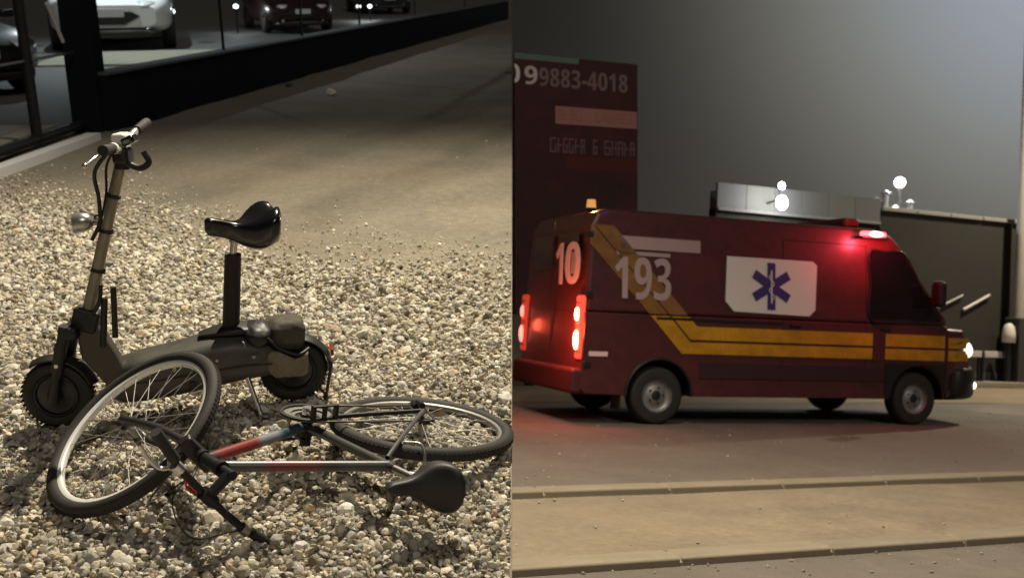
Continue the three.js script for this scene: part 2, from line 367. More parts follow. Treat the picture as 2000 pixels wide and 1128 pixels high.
// parked cars
function makeCar(name, label, paintCol, grp) {
  const t = thing(name, label, 'car', grp);
  const paint = new THREE.MeshPhysicalMaterial({ color: paintCol, roughness: .35, clearcoat: .7, clearcoatRoughness: .1 });
  const glass = new THREE.MeshPhysicalMaterial({ color: lin(.01, .012, .014), roughness: .08, clearcoat: .5 });
  // x forward, nose at +2.1
  const S = [[-2.12, .45, .72, .95, .62], [-2.05, .36, .82, 1.02, .55], [-1.6, .26, .88, 1.05, .5], [0, .22, .9, .98, .5], [1.0, .23, .9, .96, .5], [1.65, .26, .87, .88, .5], [1.95, .29, .79, .78, .5], [2.1, .36, .64, .68, .5]];
  mesh('body', [toCreasedNormals(loft(S.map(([x, y0, hw, y1]) => superLoop(x, (y0 + y1) / 2, hw, (y1 - y0) / 2, 5, 32))), .7)], paint, t);
  const C = [[-1.75, .1, .7], [-1.2, .46, .7], [-.4, .52, .7], [.3, .5, .7], [1.05, .06, .74]];
  mesh('cabin', [loft(C.map(([x, h, hw]) => superLoop(x, .95 + h / 2, hw * (1 - h * .2), h / 2 + .03, 4, 28)))], glass, t);
  mesh('roof', [loft([[-1.15, .5], [-.4, .57], [.25, .55]].map(([x, h]) => superLoop(x, .95 + h, .55, .03, 4, 20)))], paint, t);
  for (const s of [-1, 1]) {
    const hl = mesh('headlight', [loft([[2.1, .03], [2.02, .085], [1.8, .07]].map(([x, h]) => superLoop(x, .66, h * 1.9, h, 3, 16, s * .5)))], std(lin(.75, .78, .8), .12, .3), t);
    hl.rotation.y = 0;
    mesh('fog_light_trim', [bar(V(2.09, .33, s * .5), V(2.02, .42, s * .62), .02, .015, 8)], std(lin(.7, .7, .7), .3, .5), t);
    for (const x of [-1.3, 1.3]) {
      const w = group('wheel', t); w.position.set(x, .32, s * .8);
      mesh('tyre', [ring([[.2, -.09], [.29, -.1], [.32, -.07], [.32, .07], [.29, .1], [.2, .09]], 40)], M.rubber, w);
      mesh('rim', [ring([[.03, s * .085], [.12, s * .06], [.2, s * .09], [.205, -s * .08]], 32)], M.steel, w);
    }
    mesh('mirror', [rbox(.16, .12, .2, .04).translate(.75, 1.03, s * .98)], paint, t);
  }
  mesh('grille', [extrude([[-.42, .1], [-.3, .17], [.3, .17], [.42, .1], [.2, -.02], [-.2, -.02]], .1, .01).rotateY(Math.PI / 2).translate(2.08, .42, 0)], M.blackPlastic, t);
  mesh('front_lip', [loft([[2.02, .7], [2.14, .6], [2.16, .52]].map(([x, hw]) => superLoop(x, .27, hw, .055, 4, 20)))], M.blackPlastic, t);
  mesh('number_plate', [rbox(.012, .12, .4, .004).translate(2.125, .57, 0)], std(lin(.5, .5, .5), .5), t);
  return t;
}
const yawTo = (o, x, z, deg, k = 1) => { o.scale.setScalar(k); o.position.set(x, .045, z); o.rotation.y = deg * D2R; return onBank(o); };
yawTo(makeCar('parked_car', 'white parked car with dark lower grille in the yard behind the fence', lin(.72, .74, .74)), -9.05, -24.2, -72, 1.38);
yawTo(makeCar('parked_car', 'dark maroon parked car in the yard next to the white car', lin(.025, .009, .011)), -6.3, -29.5, -66);
yawTo(makeCar('parked_car', 'black parked car in the yard behind the black gate rails', lin(.012, .013, .016)), -8.6, -15.2, -40);
yawTo(makeCar('parked_car', 'dark grey parked car far down the yard near the fence end', lin(.03, .035, .045)), -5.2, -41, -70);
{ // concrete apron in front of the white car
  const a = structure(mesh('yard_apron', [box(-2.0, 2.1, 0, .03, -1.6, 1.6)], new THREE.MeshStandardMaterial({ map: concreteTex, color: lin(.9, .92, .8), roughness: .9 })));
  a.position.set(-6.75, .049, -20.2); a.rotation.y = .17; onBank(a);
  const b = structure(mesh('yard_apron', [box(-1.4, 0, 0, .03, -1.8, 1.3)], new THREE.MeshStandardMaterial({ map: concreteTex, color: lin(.9, .9, .9), roughness: .9 })));
  b.position.set(-4.98, .049, -9.4); onBank(b);
}
{ // yard floodlight hidden behind the gate post, lights the white car
  const t = thing('yard_floodlight', 'tall slim floodlight mast in the yard behind the dark gate post', 'floodlight');
  mesh('mast', [bar(V(0, 0, 0), V(0, 5.5, 0), .05, .04, 12)], M.steel, t);
  mesh('bracket', [bar(V(0, 5.4, 0), V(.4, 5.5, .1), .025, .025, 8)], M.steel, t);
  const h = group('lamp_head', t);
  mesh('housing', [rbox(.34, .1, .26, .03).translate(.5, 5.52, .1)], M.steel, h);
  mesh('lens', [rbox(.28, .02, .2, .008).translate(.5, 5.455, .1)], new THREE.MeshStandardMaterial({ color: 0xffffff, emissive: lin(.85, .95, 1), emissiveIntensity: 5 }), h);
  const L = new THREE.SpotLight(lin(.85, .95, 1), 95, 0, 65 * D2R, .5, 2); L.position.set(.5, 5.4, .1); L.target.position.set(1.6, 0, .2); L.castShadow = true; L.shadow.radius = 4; L.name = 'yard_floodlight_light';
  t.add(L, L.target); t.position.set(-8.75, .045, -21.2); onBank(t);
}
{ // small lit lamps on low posts between the cars
  const CS = Math.cos(SLOPE), SN = Math.sin(SLOPE);
  const seen = (px, py, d) => { const u = (px - 1000) / 2000, v = (564 - py) / 2000; return [u * d, BANK_H + d * (v * CS - SN), d * (-v * SN - CS)]; };
  const spots = [[335, 22, 23, 'small white lamp glowing beside the white parked car'], [460, 12, 27, 'small white lamp glowing between the white car and the maroon car'], [700, 12, 33, 'larger white lamp of a close pair far down the parking yard'], [722, 12, 33.4, 'smaller white lamp of a close pair far down the parking yard']];
  spots.forEach(([px, py, d, label], i) => {
    const [x, h, z] = seen(px, py, d).map((q, k) => k === 1 ? q - .1 : q);
    const t = thing('post_light', label, 'lamp', 'small lamps glowing among the parked cars');
    mesh('post', [bar(V(0, 0, 0), V(0, h, 0), .02, .02, 8)], M.blackMetal, t);
    mesh('bulb', [new THREE.SphereGeometry(.055, 16, 12).scale(1.2, 1, 1).translate(0, h + .05, 0)], new THREE.MeshStandardMaterial({ color: 0xffffff, emissive: lin(.9, .97, 1), emissiveIntensity: 4 }), t);
    const L = new THREE.PointLight(lin(.9, .97, 1), 1.2, 0, 2); L.position.set(0, h + .05, 0); L.castShadow = true; L.name = 'post_light_glow'; t.add(L);
    t.position.set(x, .045, z); onBank(t);
  });
}
{ // long shed closing the yard
  const t = thing('shed', 'long dark blue grey shed wall at the back of the parking yard', 'building');
  mesh('wall', [box(-40, -.6, 0, 6, -.3, 0)], std(lin(.03, .04, .055), .8), t);
  mesh('roof', [box(-40.3, -.5, 6.003, 6.3, -4, .5)], std(lin(.05, .06, .07), .7), t);
  for (let k = 0; k < 14; k++) mesh('panel', [rbox(2.2, 5.2, .05, .01).translate(-2 - k * 2.6, 2.75, .03)], std(lin(.035, .045, .06), .7), t);
  t.position.set(0, .045, -58); onBank(t);
}
{ // litter on the dirt
  const r = rngOf(3);
  for (const [x, z, s, c, l] of [[-2.55, -14.6, .07, lin(.6, .58, .52), 'crumpled pale paper litter lying alone on the bare dirt'], [-3.35, -15.6, .05, lin(.05, .045, .04), 'small dark clod on the dirt at the foot of the black wall']]) {
    const g = new THREE.IcosahedronGeometry(s, 2); warp(g, v => { const k = 1 + .5 * noise.noise(v.x * 30, v.y * 30, v.z * 30 + s * 40); v.multiplyScalar(k); v.y *= .7; });
    const o = tag(mesh('litter', g, std(c, .9)), l, 'litter'); o.position.set(x, s * .55, z); onBank(o);
  }
}

// ------------------------------------------------------------------ BICYCLE, lying on its left side on the gravel
const gau = x => Math.exp(-x * x);
function saddleGeo(len, wid, hgt, o = {}) { // nose at +x
  const n = 22, secs = [];
  for (let i = 0; i <= n; i++) {
    const u = i / n, x = -len / 2 + u * len;                       // tail to nose
    const flare = 1 / (1 + Math.exp((u - (o.mid ?? .38)) * 11));
    let hw = wid / 2 * ((o.slim ?? .24) + (1 - (o.slim ?? .24)) * flare) * Math.sqrt(Math.max(.02, 1 - Math.abs(2 * u - 1) ** (u < .5 ? 5 : 7)));
    const top = hgt * ((o.tail ?? .25) * gau((u - .08) / .2) + (o.nose ?? .1) * u * u - (o.dip ?? .05) * gau((u - .5) / .2));
    const thick = hgt * (.35 + .45 * flare) * (u < .04 || u > .97 ? .6 : 1);
    secs.push(Array.from({ length: 28 }, (_, k) => {
      const t = k / 28 * 2 * Math.PI, c = Math.cos(t), s = Math.sin(t);
      const y = s > 0 ? top + thick * .35 * Math.abs(s) ** .8 - (o.groove ?? 0) * hgt * gau(c / .25) * flare : top - thick * .65 * Math.abs(s) ** .6;
      return V(x, y, hw * Math.sign(c) * Math.abs(c) ** .7);
    }));
  }
  return loft(secs);
}
const spokeM = std(lin(.42, .41, .39), .55, .6);
function bikeWheel(t, name, R, opts) {
  const w = group(name, t);
  const tw = .025, tc = R - tw;
  mesh('tyre', [new THREE.TorusGeometry(tc, tw, 14, 96), ...Array.from({ length: 120 }, (_, k) => { const a = k / 120 * 2 * Math.PI; return box(-.004, .004, -.002, .0012, -.011, .011).translate(0, R - .001, 0).rotateZ(a); })], M.rubber, w);
  mesh('rim', [ring([[tc - .014, -.012], [tc - .018, -.0135], [tc - .032, -.0125], [tc - .036, -.006], [tc - .036, .006], [tc - .032, .0125], [tc - .018, .0135], [tc - .014, .012], [tc - .014, -.012]], 96)], opts.rim, w);
  const hub = mesh('hub', [axle(-.04, .04, .017), axle(-.036, -.031, .028, 0, 0, 20), axle(.031, .036, .028, 0, 0, 20), axle(-.062, .062, .006)], M.steel, w);
  const rr = tc - .034;
  for (let k = 0; k < 32; k++) {
    const a = k / 32 * 2 * Math.PI, side = k % 2 ? 1 : -1, off = (k % 4 < 2 ? 1 : -1) * .55, ha = a + off;
    mesh('spoke', bar(V(.025 * Math.cos(ha), .025 * Math.sin(ha), side * .033), V(rr * Math.cos(a), rr * Math.sin(a), side * .004), .0014, .0014, 5), spokeM, w);
  }
  return w;
}
{
  const t = thing('bicycle', 'old red and blue bicycle lying on its side on the gravel, silver rims', 'bicycle');
  const R = .342, rimFront = std(lin(.85, .84, .8), .35, .25), rimRear = std(lin(.26, .25, .23), .45, .8);
  const ax = V(.04, -.10, 0).normalize(), hm = V(.797, .367, 0), h0 = hm.clone().addScaledVector(ax, -.06), h1 = hm.clone().addScaledVector(ax, .06);
  const pp = V(-ax.y, ax.x, 0); if (pp.x < 0) pp.negate();
  const fa = h1.clone().addScaledVector(ax, .42).addScaledVector(pp, .045);
  const bb = V(.43, -.01, 0), sc = V(.247, .418, 0);
  const steer = new THREE.Matrix4().makeTranslation(h1.x, h1.y, h1.z).multiply(new THREE.Matrix4().makeRotationAxis(ax, -.782)).multiply(new THREE.Matrix4().makeTranslation(-h1.x, -h1.y, -h1.z));
  const turned = o => { o.updateMatrix(); o.applyMatrix4(steer); return o; };
  // painted tubes: bands of colour along the length
  function paintedTube(name, a, b, r, stops, parent) {
    const L = a.distanceTo(b), n = 40, g = new THREE.CylinderGeometry(r, r, L, 16, n, true), p = g.attributes.position, col = [];
    for (let i = 0; i < p.count; i++) {
      const s = p.getY(i) / L + .5; let c = stops[stops.length - 1][1];
      for (let k = 0; k < stops.length - 1; k++) if (s >= stops[k][0] && s < stops[k + 1][0]) { const m = Math.min(1, Math.max(0, (s - stops[k + 1][0] + .07) / .07)); c = stops[k][1].clone().lerp(stops[k + 1][1], m); break; }
      col.push(c.r, c.g, c.b);
    }
    g.setAttribute('color', new THREE.Float32BufferAttribute(col, 3));
    g.applyQuaternion(new THREE.Quaternion().setFromUnitVectors(UPV, b.clone().sub(a).normalize())); g.translate((a.x + b.x) / 2, (a.y + b.y) / 2, (a.z + b.z) / 2);
    return mesh(name, g, new THREE.MeshPhysicalMaterial({ vertexColors: true, roughness: .42, clearcoat: .4, clearcoatRoughness: .3 }), parent);
  }
  const red = lin(.22, .03, .022), dred = lin(.13, .016, .016), blue = lin(.02, .045, .075), grey = lin(.05, .047, .045), pale = lin(.2, .21, .25), blk = lin(.02, .02, .021);
  const fr = group('frame', t);
  paintedTube('down_tube', hm.clone().addScaledVector(ax, .035), bb, .019, [[0, grey], [.1, red], [.5, pale], [.72, blue], [1.01, blue]], fr);
  paintedTube('top_tube', hm.clone().addScaledVector(ax, -.035), sc, .018, [[0, grey], [.3, dred], [.62, blk], [.74, lin(.05, .05, .05)], [1.01, blk]], fr);
  paintedTube('seat_tube', bb, sc.clone().addScaledVector(sc.clone().sub(bb).normalize(), .03), .0165, [[0, blk], [.3, lin(.05, .052, .045)], [1.01, blk]], fr);
  mesh('head_tube', [bar(h0, h1, .02, .02, 18), bar(h0.clone().addScaledVector(ax, -.006), h0.clone().addScaledVector(ax, .014), .025, .025, 18), bar(h1.clone().addScaledVector(ax, -.014), h1.clone().addScaledVector(ax, .006), .025, .025, 18)], M.blackMetal, fr);
  for (const s of [-1, 1]) {
    mesh('chain_stay', [pipe([bb.clone().add(V(0, 0, s * .025)), V(.25, 0, s * .045), V(.01, 0, s * .062)], .009, 16, 8)], M.blackMetal, fr);
    mesh('seat_stay', [pipe([sc.clone().add(V(0, -.02, s * .02)), V(.16, .26, s * .045), V(.005, .005, s * .064)], .0085, 16, 8)], std(lin(.09, .09, .088), .45, .3), fr);
  }
  mesh('bottom_bracket', [axle(-.038, .038, .023, bb.x, bb.y)], M.blackMetal, fr);
  // fork
  const cr = h1.clone().addScaledVector(ax, .035);
  const fk = [bar(h1.clone().addScaledVector(ax, -.02), cr, .017, .017, 14), rbox(.05, .04, .15, .012).translate(cr.x, cr.y, 0)];
  for (const s of [-1, 1]) fk.push(pipe([V(cr.x, cr.y, s * .06), cr.clone().lerp(fa, .5).add(V(-.012, -.0, s * .062)), V(fa.x, fa.y, s * .06)], .014, 18, 10), bar(V(fa.x, fa.y, s * .055), V(fa.x, fa.y, s * .07), .012, .012, 10));
  turned(mesh('fork', fk, std(lin(.03, .028, .028), .4, .2), t));
  const fw = bikeWheel(t, 'front_wheel', R, { rim: rimFront }); fw.position.copy(fa); turned(fw);
  const rw = bikeWheel(t, 'rear_wheel', R, { rim: rimRear });
  // brake arms on the fork, brake loop
  turned(mesh('front_brake', [pipe([V(cr.x + .03, cr.y - .02, .05), V(cr.x + .07, cr.y + .02, .055), V(cr.x + .075, cr.y + .06, .03), V(cr.x + .05, cr.y + .07, .0)], .006, 20, 8), pipe([V(cr.x + .03, cr.y - .02, -.05), V(cr.x + .07, cr.y + .02, -.055), V(cr.x + .075, cr.y + .06, -.03), V(cr.x + .05, cr.y + .07, .0)], .006, 20, 8)], M.alu, t));
  // stem + handlebar
  const st0 = h0.clone().addScaledVector(ax, -.05), st1 = st0.clone().add(V(.085, .03, 0));
  turned(mesh('stem', [bar(h0, st0.clone().addScaledVector(ax, -.02), .015, .015, 12), bar(st0, st1, .017, .017, 12), axle(-.028, .028, .021, st1.x, st1.y)], M.blackMetal, t));
  turned(mesh('handlebar', [pipe([V(st1.x - .035, st1.y + .02, -.3), V(st1.x - .01, st1.y + .02, -.16), V(st1.x, st1.y, -.05), V(st1.x, st1.y, .05), V(st1.x - .01, st1.y + .02, .16), V(st1.x - .035, st1.y + .02, .3)], .0125, 40, 12)], M.blackMetal, t));
  for (const s of [-1, 1]) {
    turned(mesh('grip', [bar(V(st1.x - .037, st1.y + .02, s * .305), V(st1.x - .018, st1.y + .02, s * .19), .0175, .0165, 14)], M.rubber, t));
    turned(mesh('brake_lever', [pipe([V(st1.x + .0, st1.y + .012, s * .165), V(st1.x + .035, st1.y - .005, s * .18), V(st1.x + .04, st1.y - .012, s * .23), V(st1.x + .03, st1.y - .015, s * .28)], .0065, 20, 8), axle(s * .15, s * .18, .018, st1.x - .008, st1.y + .02)], s > 0 ? M.alu : M.steel, t));
    turned(mesh('brake_cable', [pipe([V(st1.x + .01, st1.y + .01, s * .16), V(st1.x + .13, st1.y - .02, s * .1), V(st1.x + .12, st1.y - .12, s * .02), V(cr.x + .06, cr.y + .08, 0)], .0028, 30, 6)], M.blackPlastic, t));
  }
  // saddle and post
  const sd = sc.clone().sub(bb).normalize(), top = sc.clone().addScaledVector(sd, .16);
  mesh('seat_post', [bar(sc, top, .0135, .0135, 14), axle(-.022, .022, .012, top.x, top.y)], M.steel, t);
  const sad = mesh('saddle', [saddleGeo(.245, .17, .13, { tail: .3, nose: .05, mid: .5 })], std(lin(.014, .013, .013), .55), t);
  sad.position.set(top.x + .005, top.y + .045, 0); sad.rotation.z = .06;
  mesh('saddle_rails', [pipe([V(top.x - .09, top.y + .035, .03), V(top.x, top.y + .008, .022), V(top.x + .09, top.y + .03, .012)], .0035, 16, 6), pipe([V(top.x - .09, top.y + .035, -.03), V(top.x, top.y + .008, -.022), V(top.x + .09, top.y + .03, -.012)], .0035, 16, 6)], M.steel, t);
  // drivetrain (right side faces up)
  const teeth = (R2, n, w, z) => Array.from({ length: n }, (_, k) => box(-.003, .003, R2, R2 + .006, z - w, z + w).rotateZ(k / n * 2 * Math.PI));
  const at = (g, c) => g.map(q => q.translate(c.x, c.y, 0));
  mesh('chainring', at([ring([[.06, .043], [.092, .043], [.092, .047], [.06, .047], [.06, .043]], 48), ring([[.045, .036], [.07, .036], [.07, .04], [.045, .04], [.045, .036]], 40), ...teeth(.09, 42, .0015, .045)], bb), M.steel, t);
  mesh('chain_guard', at([ring([[.086, .05], [.1, .05], [.1, .054], [.086, .054], [.086, .05]], 48)], bb), M.blackPlastic, t);
  const ca = 1.7;
  for (const s of [-1, 1]) {
    const dir = V(Math.cos(ca) * s, Math.sin(ca) * s, 0), e = bb.clone().addScaledVector(dir, .165);
    mesh('crank_arm', [bar(bb.clone().add(V(0, 0, s * .055)), e.clone().add(V(0, 0, s * .066)), .014, .011, 10), axle(s * .045, s * .07, .02, bb.x, bb.y)], s > 0 ? M.steel : M.blackMetal, t);
    const lo = s > 0 ? .072 : -.072;
    const pd = mesh('pedal', [rbox(.1, .022, .012, .004).translate(0, 0, s * .008), rbox(.1, .022, .012, .004).translate(0, 0, s * .085), box(-.048, -.038, -.011, .011, s * .047 - .036, s * .047 + .036), box(.038, .048, -.011, .011, s * .047 - .036, s * .047 + .036), axle(0, s * .09, .009)], M.blackPlastic, t);
    pd.position.set(e.x, e.y, lo); pd.rotation.z = .3;
    pd.scale.z = s < 0 ? .35 : .6;
  }
  mesh('cassette', [.05, .044, .038, .032, .027, .023].map((r2, k) => ring([[.012, .022 + k * .004], [r2, .022 + k * .004], [r2, .0245 + k * .004], [.012, .0245 + k * .004], [.012, .022 + k * .004]], 36)), M.steel, t);
  const chainPts = []; for (let k = 0; k <= 12; k++) { const a = Math.PI / 2 - k / 12 * Math.PI; chainPts.push(V(bb.x + .094 * Math.cos(a), bb.y + .094 * Math.sin(a), .045)); }
  for (let k = 0; k <= 6; k++) { const a = -Math.PI / 2 - k / 6 * 1.2; chainPts.push(V(-.01 + .03 * Math.cos(a), -.11 + .03 * Math.sin(a), .042)); }
  for (let k = 0; k <= 8; k++) { const a = -Math.PI * .9 - k / 8 * Math.PI * .6; chainPts.push(V(.04 * Math.cos(a), .04 * Math.sin(a), .036)); }
  mesh('chain', [pipe(chainPts, .0042, 160, 6, true)], std(lin(.1, .085, .07), .5, .7), t);
  mesh('derailleur', [bar(V(-.0, -.02, .075), V(.005, -.075, .075), .012, .009, 8), bar(V(.005, -.075, .055), V(-.005, -.15, .05), .012, .012, 8), ring([[.004, .04], [.02, .04], [.02, .046], [.004, .046], [.004, .04]], 20).translate(-.005, -.15, 0), ring([[.004, .04], [.02, .04], [.02, .046], [.004, .046], [.004, .04]], 20).translate(.005, -.09, 0)], M.blackMetal, t);
  mesh('rear_brake', [pipe([V(.17, .33, .05), V(.12, .36, .05), V(.11, .38, .0), V(.12, .36, -.05), V(.17, .33, -.05)], .006, 20, 8)], M.steel, t);
  turned(mesh('front_reflector', [rbox(.012, .04, .05, .005).translate(st1.x + .03, st1.y - .05, .03)], std(lin(.25, .02, .015), .25), t));
  const rm = new THREE.Matrix4().makeRotationAxis(V(.613, 2.443, 2.138).normalize(), V(.613, 2.443, 2.138).length());
  rm.setPosition(-.334, .094, -3.48);
  t.applyMatrix4(rm); onBank(t);
}

// ------------------------------------------------------------------ SEATED SCOOTER on its stand, front wheel to the left
{
  const t = thing('scooter', 'small electric scooter with black saddle on a tall post, standing on gravel', 'scooter');
  const tan = std(lin(.46, .42, .34), .38, .3, { map: grunge }), deckM = std(lin(.095, .094, .084), .5, 0, { map: grunge }), dark = std(lin(.02, .019, .018), .5, 0, { map: grunge });
  const olive = std(lin(.1, .09, .066), .85, 0, { map: grunge }), taupe = std(lin(.26, .22, .16), .7, 0, { map: grunge });
  const pivot = V(.78, .4, 0), sAx = V(-.195, .62, 0).normalize();
  const steer = new THREE.Matrix4().makeTranslation(pivot.x, pivot.y, 0).multiply(new THREE.Matrix4().makeRotationAxis(sAx, -14 * D2R)).multiply(new THREE.Matrix4().makeTranslation(-pivot.x, -pivot.y, 0));
  const turned = o => { o.updateMatrix(); o.applyMatrix4(steer); return o; };
  function wheel(name, x, r) {
    const w = group(name, t); w.position.set(x, r, 0);
    mesh('tyre', [new THREE.TorusGeometry(r - .03, .03, 16, 56), ...Array.from({ length: 44 }, (_, k) => box(-.005, .005, 0, .003, -.022, .022).translate(0, r - .002, 0).rotateZ(k / 44 * 2 * Math.PI))], M.rubber, w);
    mesh('rim', [ring([[.03, -.03], [.07, -.02], [.082, -.028], [.084, .028], [.07, .02], [.03, .03]], 40), ring([[.078, -.029], [.083, -.031], [.083, -.026]], 40)], std(lin(.03, .03, .03), .35, .4), w);
    mesh('hub', [axle(-.034, .034, .032, 0, 0, 24), axle(-.055, .055, .008), ...Array.from({ length: 5 }, (_, k) => box(-.008, .008, .02, .075, -.02, .02).rotateZ(k / 5 * 2 * Math.PI))], M.blackMetal, w);
    return w;
  }
  turned(wheel('front_wheel', .9, .135));
  wheel('rear_wheel', 0, .135);
  // fork with twin springs and mudguard
  const fk = [rbox(.07, .05, .16, .015).translate(.815, .39, 0)];
  for (const s of [-1, 1]) fk.push(bar(V(.825, .42, s * .06), V(.875, .22, s * .062), .021, .019, 14), bar(V(.875, .23, s * .062), V(.9, .12, s * .058), .014, .02, 12), rbox(.035, .12, .03, .01).rotateZ(.25).translate(.86, .3, s * .066));
  turned(mesh('fork', fk, dark, t));
  turned(mesh('front_mudguard', [loft(Array.from({ length: 13 }, (_, k) => { const a = (150 - k * 9) * D2R + .25, r = .155; return superLoop(0, 0, .045, .006, 3, 16).map(p => V(.9 + (r + p.y - Math.abs(p.z) * .25) * Math.cos(a), .135 + (r + p.y - Math.abs(p.z) * .25) * Math.sin(a), p.z)); }))], dark, t));
  for (const s of [-1, 1]) turned(mesh('fork_bolt', [axle(s * .07, s * .084, .008, .865, .27, 10)], M.alu, t));
  // stem
  turned(mesh('stem', [bar(V(.775, .39, 0), V(.573, 1.03, 0), .0235, .02, 18)], tan, t));
  turned(mesh('fold_clamp', [rbox(.1, .09, .075, .015).rotateZ(.3).translate(.76, .43, 0), pipe([V(.72, .46, -.045), V(.69, .51, -.05), V(.68, .57, -.045)], .008, 12, 8), bar(V(.7, .33, -.03), V(.675, .52, -.035), .013, .012, 10), bar(V(.655, .36, -.02), V(.64, .56, -.03), .011, .011, 10)], dark, t));
  turned(mesh('neck_gusset', [extrude([[.80, .40], [.74, .46], [.66, .30], [.62, .20], [.70, .16], [.79, .28]], .06, .012)], std(lin(.07, .06, .05), .5, .3), t));
  // handlebar
  const hb = V(.565, 1.055, 0);
  turned(mesh('handlebar_clamp', [rbox(.06, .06, .09, .015).translate(hb.x, hb.y - .005, 0), bar(V(.573, 1.0, 0), V(.566, 1.06, 0), .028, .028, 14)], dark, t));
  turned(mesh('handlebar', [pipe([V(hb.x - .02, hb.y + .09, .26), V(hb.x - .005, hb.y + .06, .12), V(hb.x, hb.y + .015, .03), V(hb.x, hb.y + .015, -.03), V(hb.x, hb.y + .03, -.12), V(hb.x - .01, hb.y + .035, -.24)], .014, 40, 12)], std(lin(.62, .61, .58), .3, .6), t));
  turned(mesh('control_housing', [rbox(.055, .045, .1, .014).translate(hb.x + .02, hb.y + .05, .07)], std(lin(.72, .7, .66), .4), t));
  turned(mesh('grip', [bar(V(hb.x - .011, hb.y + .036, -.25), V(hb.x - .003, hb.y + .032, -.15), .019, .018, 14)], M.rubber, t));
  turned(mesh('grip', [bar(V(hb.x - .021, hb.y + .093, .27), V(hb.x - .012, hb.y + .073, .16), .021, .018, 14)], M.rubber, t));
  for (const z of [-.14, -.11]) turned(mesh('clamp_band', [axle(z - .009, z + .009, .021, hb.x - .001, hb.y + .03, 18)], z < -.12 ? M.rubber : std(lin(.7, .7, .66), .4), t));
  for (const s of [-1, 1]) turned(mesh('brake_lever', [pipe([V(hb.x + .0, hb.y + .03, s * .1), V(hb.x + .05, hb.y + .005, s * .13), V(hb.x + .06, hb.y - .01, s * .19), V(hb.x + .055, hb.y - .015, s * .25)], .007, 20, 8), new THREE.SphereGeometry(.01, 12, 8).translate(hb.x + .055, hb.y - .015, s * .25)], M.alu, t));
  turned(mesh('display', [rbox(.05, .03, .07, .01).rotateZ(-.4).translate(hb.x - .03, hb.y + .05, .0)], M.gloss, t));
  turned(mesh('key_hook', [pipe([V(hb.x - .01, hb.y - .03, -.02), V(hb.x - .07, hb.y - .05, -.03), V(hb.x - .1, hb.y - .03, -.03), V(hb.x - .085, hb.y + .01, -.03)], .012, 20, 8)], dark, t));
  turned(mesh('cable', [pipe([V(hb.x + .02, hb.y + .02, -.1), V(hb.x + .085, hb.y - .06, -.07), V(hb.x + .09, hb.y - .16, -.04), V(hb.x + .1, hb.y - .25, -.03), V(.70, .74, -.028)], .0075, 40, 8)], M.blackPlastic, t));
  turned(mesh('cable', [pipe([V(hb.x + .03, hb.y + .04, .08), V(hb.x + .07, hb.y - .04, .03), V(hb.x + .085, hb.y - .15, .03), V(.69, .76, .028)], .005, 40, 8)], M.blackPlastic, t));
  // round head lamp, unlit
  const hl = group('head_lamp', t);
  mesh('shell', [ring([[.001, -.05], [.022, -.045], [.038, -.025], [.044, .0], [.045, .03]], 28).rotateY(Math.PI / 2)], std(lin(.5, .49, .46), .3, .8), hl);
  mesh('lens', [ring([[.042, .028], [.03, .036], [.001, .04]], 28).rotateY(Math.PI / 2)], std(lin(.6, .58, .54), .15), hl);
  mesh('bracket', [bar(V(-.045, -.005, 0), V(-.085, -.012, 0), .012, .016, 10), new THREE.SphereGeometry(.017, 14, 10).translate(-.075, .012, -.02)], M.steel, hl);
  hl.scale.setScalar(.85); hl.position.set(.735, .805, -.01); hl.rotation.z = -.1; turned(hl);
  // deck: swept grey body between fork and seat post
  const DS = [[.72, .20, .045, .03], [.66, .215, .075, .055], [.58, .225, .092, .06], [.45, .24, .1, .062], [.32, .262, .104, .066], [.22, .272, .104, .062], [.12, .26, .095, .05], [.05, .25, .07, .035]];
  mesh('deck', [loft(DS.map(([x, y, hw, hh]) => superLoop(x, y - .045, hw * 1.12, hh * 1.55, 3.2, 32)))], deckM, t);
  for (const [x, y] of [[.6, .215], [.46, .23], [.3, .25], [.16, .25]]) mesh('deck_screw', [axle(-.122, -.1, .007, x, y, 10)], M.steel, t);
  mesh('deck_seam', [pipe([V(.66, .18, -.088), V(.52, .19, -.11), V(.36, .205, -.118), V(.2, .215, -.118), V(.09, .205, -.1)], .0035, 30, 6)], M.blackPlastic, t);
  mesh('charge_cap', [axle(-.125, -.105, .014, .4, .16, 14)], M.blackPlastic, t);
  mesh('rear_brake_caliper', [rbox(.05, .06, .03, .01).translate(.05, .19, .06)], M.steel, t);
  for (const [x, y] of [[.70, .62], [.655, .77], [.615, .9]]) turned(mesh('cable_tie', [bar(V(x, y - .006, 0), V(x - .004, y + .006, 0), .0265, .0265, 16)], M.blackPlastic, t));
  mesh('swing_arm', [bar(V(.2, .2, -.075), V(0, .135, -.07), .016, .014, 10), bar(V(.2, .2, .075), V(0, .135, .07), .016, .014, 10)], dark, t);
  // seat post and saddle
  mesh('seat_mount', [loft([[.36, .03, .006], [.29, .055, .014], [.22, .07, .02], [.15, .055, .014]].map(([x, hw, hh]) => superLoop(x, .318 + hh, hw, hh, 3, 24)))], dark, t);
  mesh('seat_post_sleeve', [bar(V(.238, .31, 0), V(.203, .642, 0), .034, .032, 22)], std(lin(.012, .011, .01), .6), t);
  mesh('seat_post', [bar(V(.205, .63, 0), V(.19, .72, 0), .0145, .0145, 16), bar(V(.193, .69, 0), V(.186, .735, 0), .022, .02, 14)], M.chrome, t);
  const sd = mesh('saddle', [saddleGeo(.285, .3, .2, { tail: .2, nose: .12, dip: .06, groove: .16, mid: .42, slim: .15 })], M.gloss, t);
  sd.position.set(.165, .745, 0); sd.rotation.set(0, .3, .08);
  mesh('saddle_tail_trim', [pipe([V(.04, .715, -.07), V(.022, .722, 0), V(.04, .715, .07)], .014, 16, 8)], std(lin(.45, .43, .38), .4, .2), t);
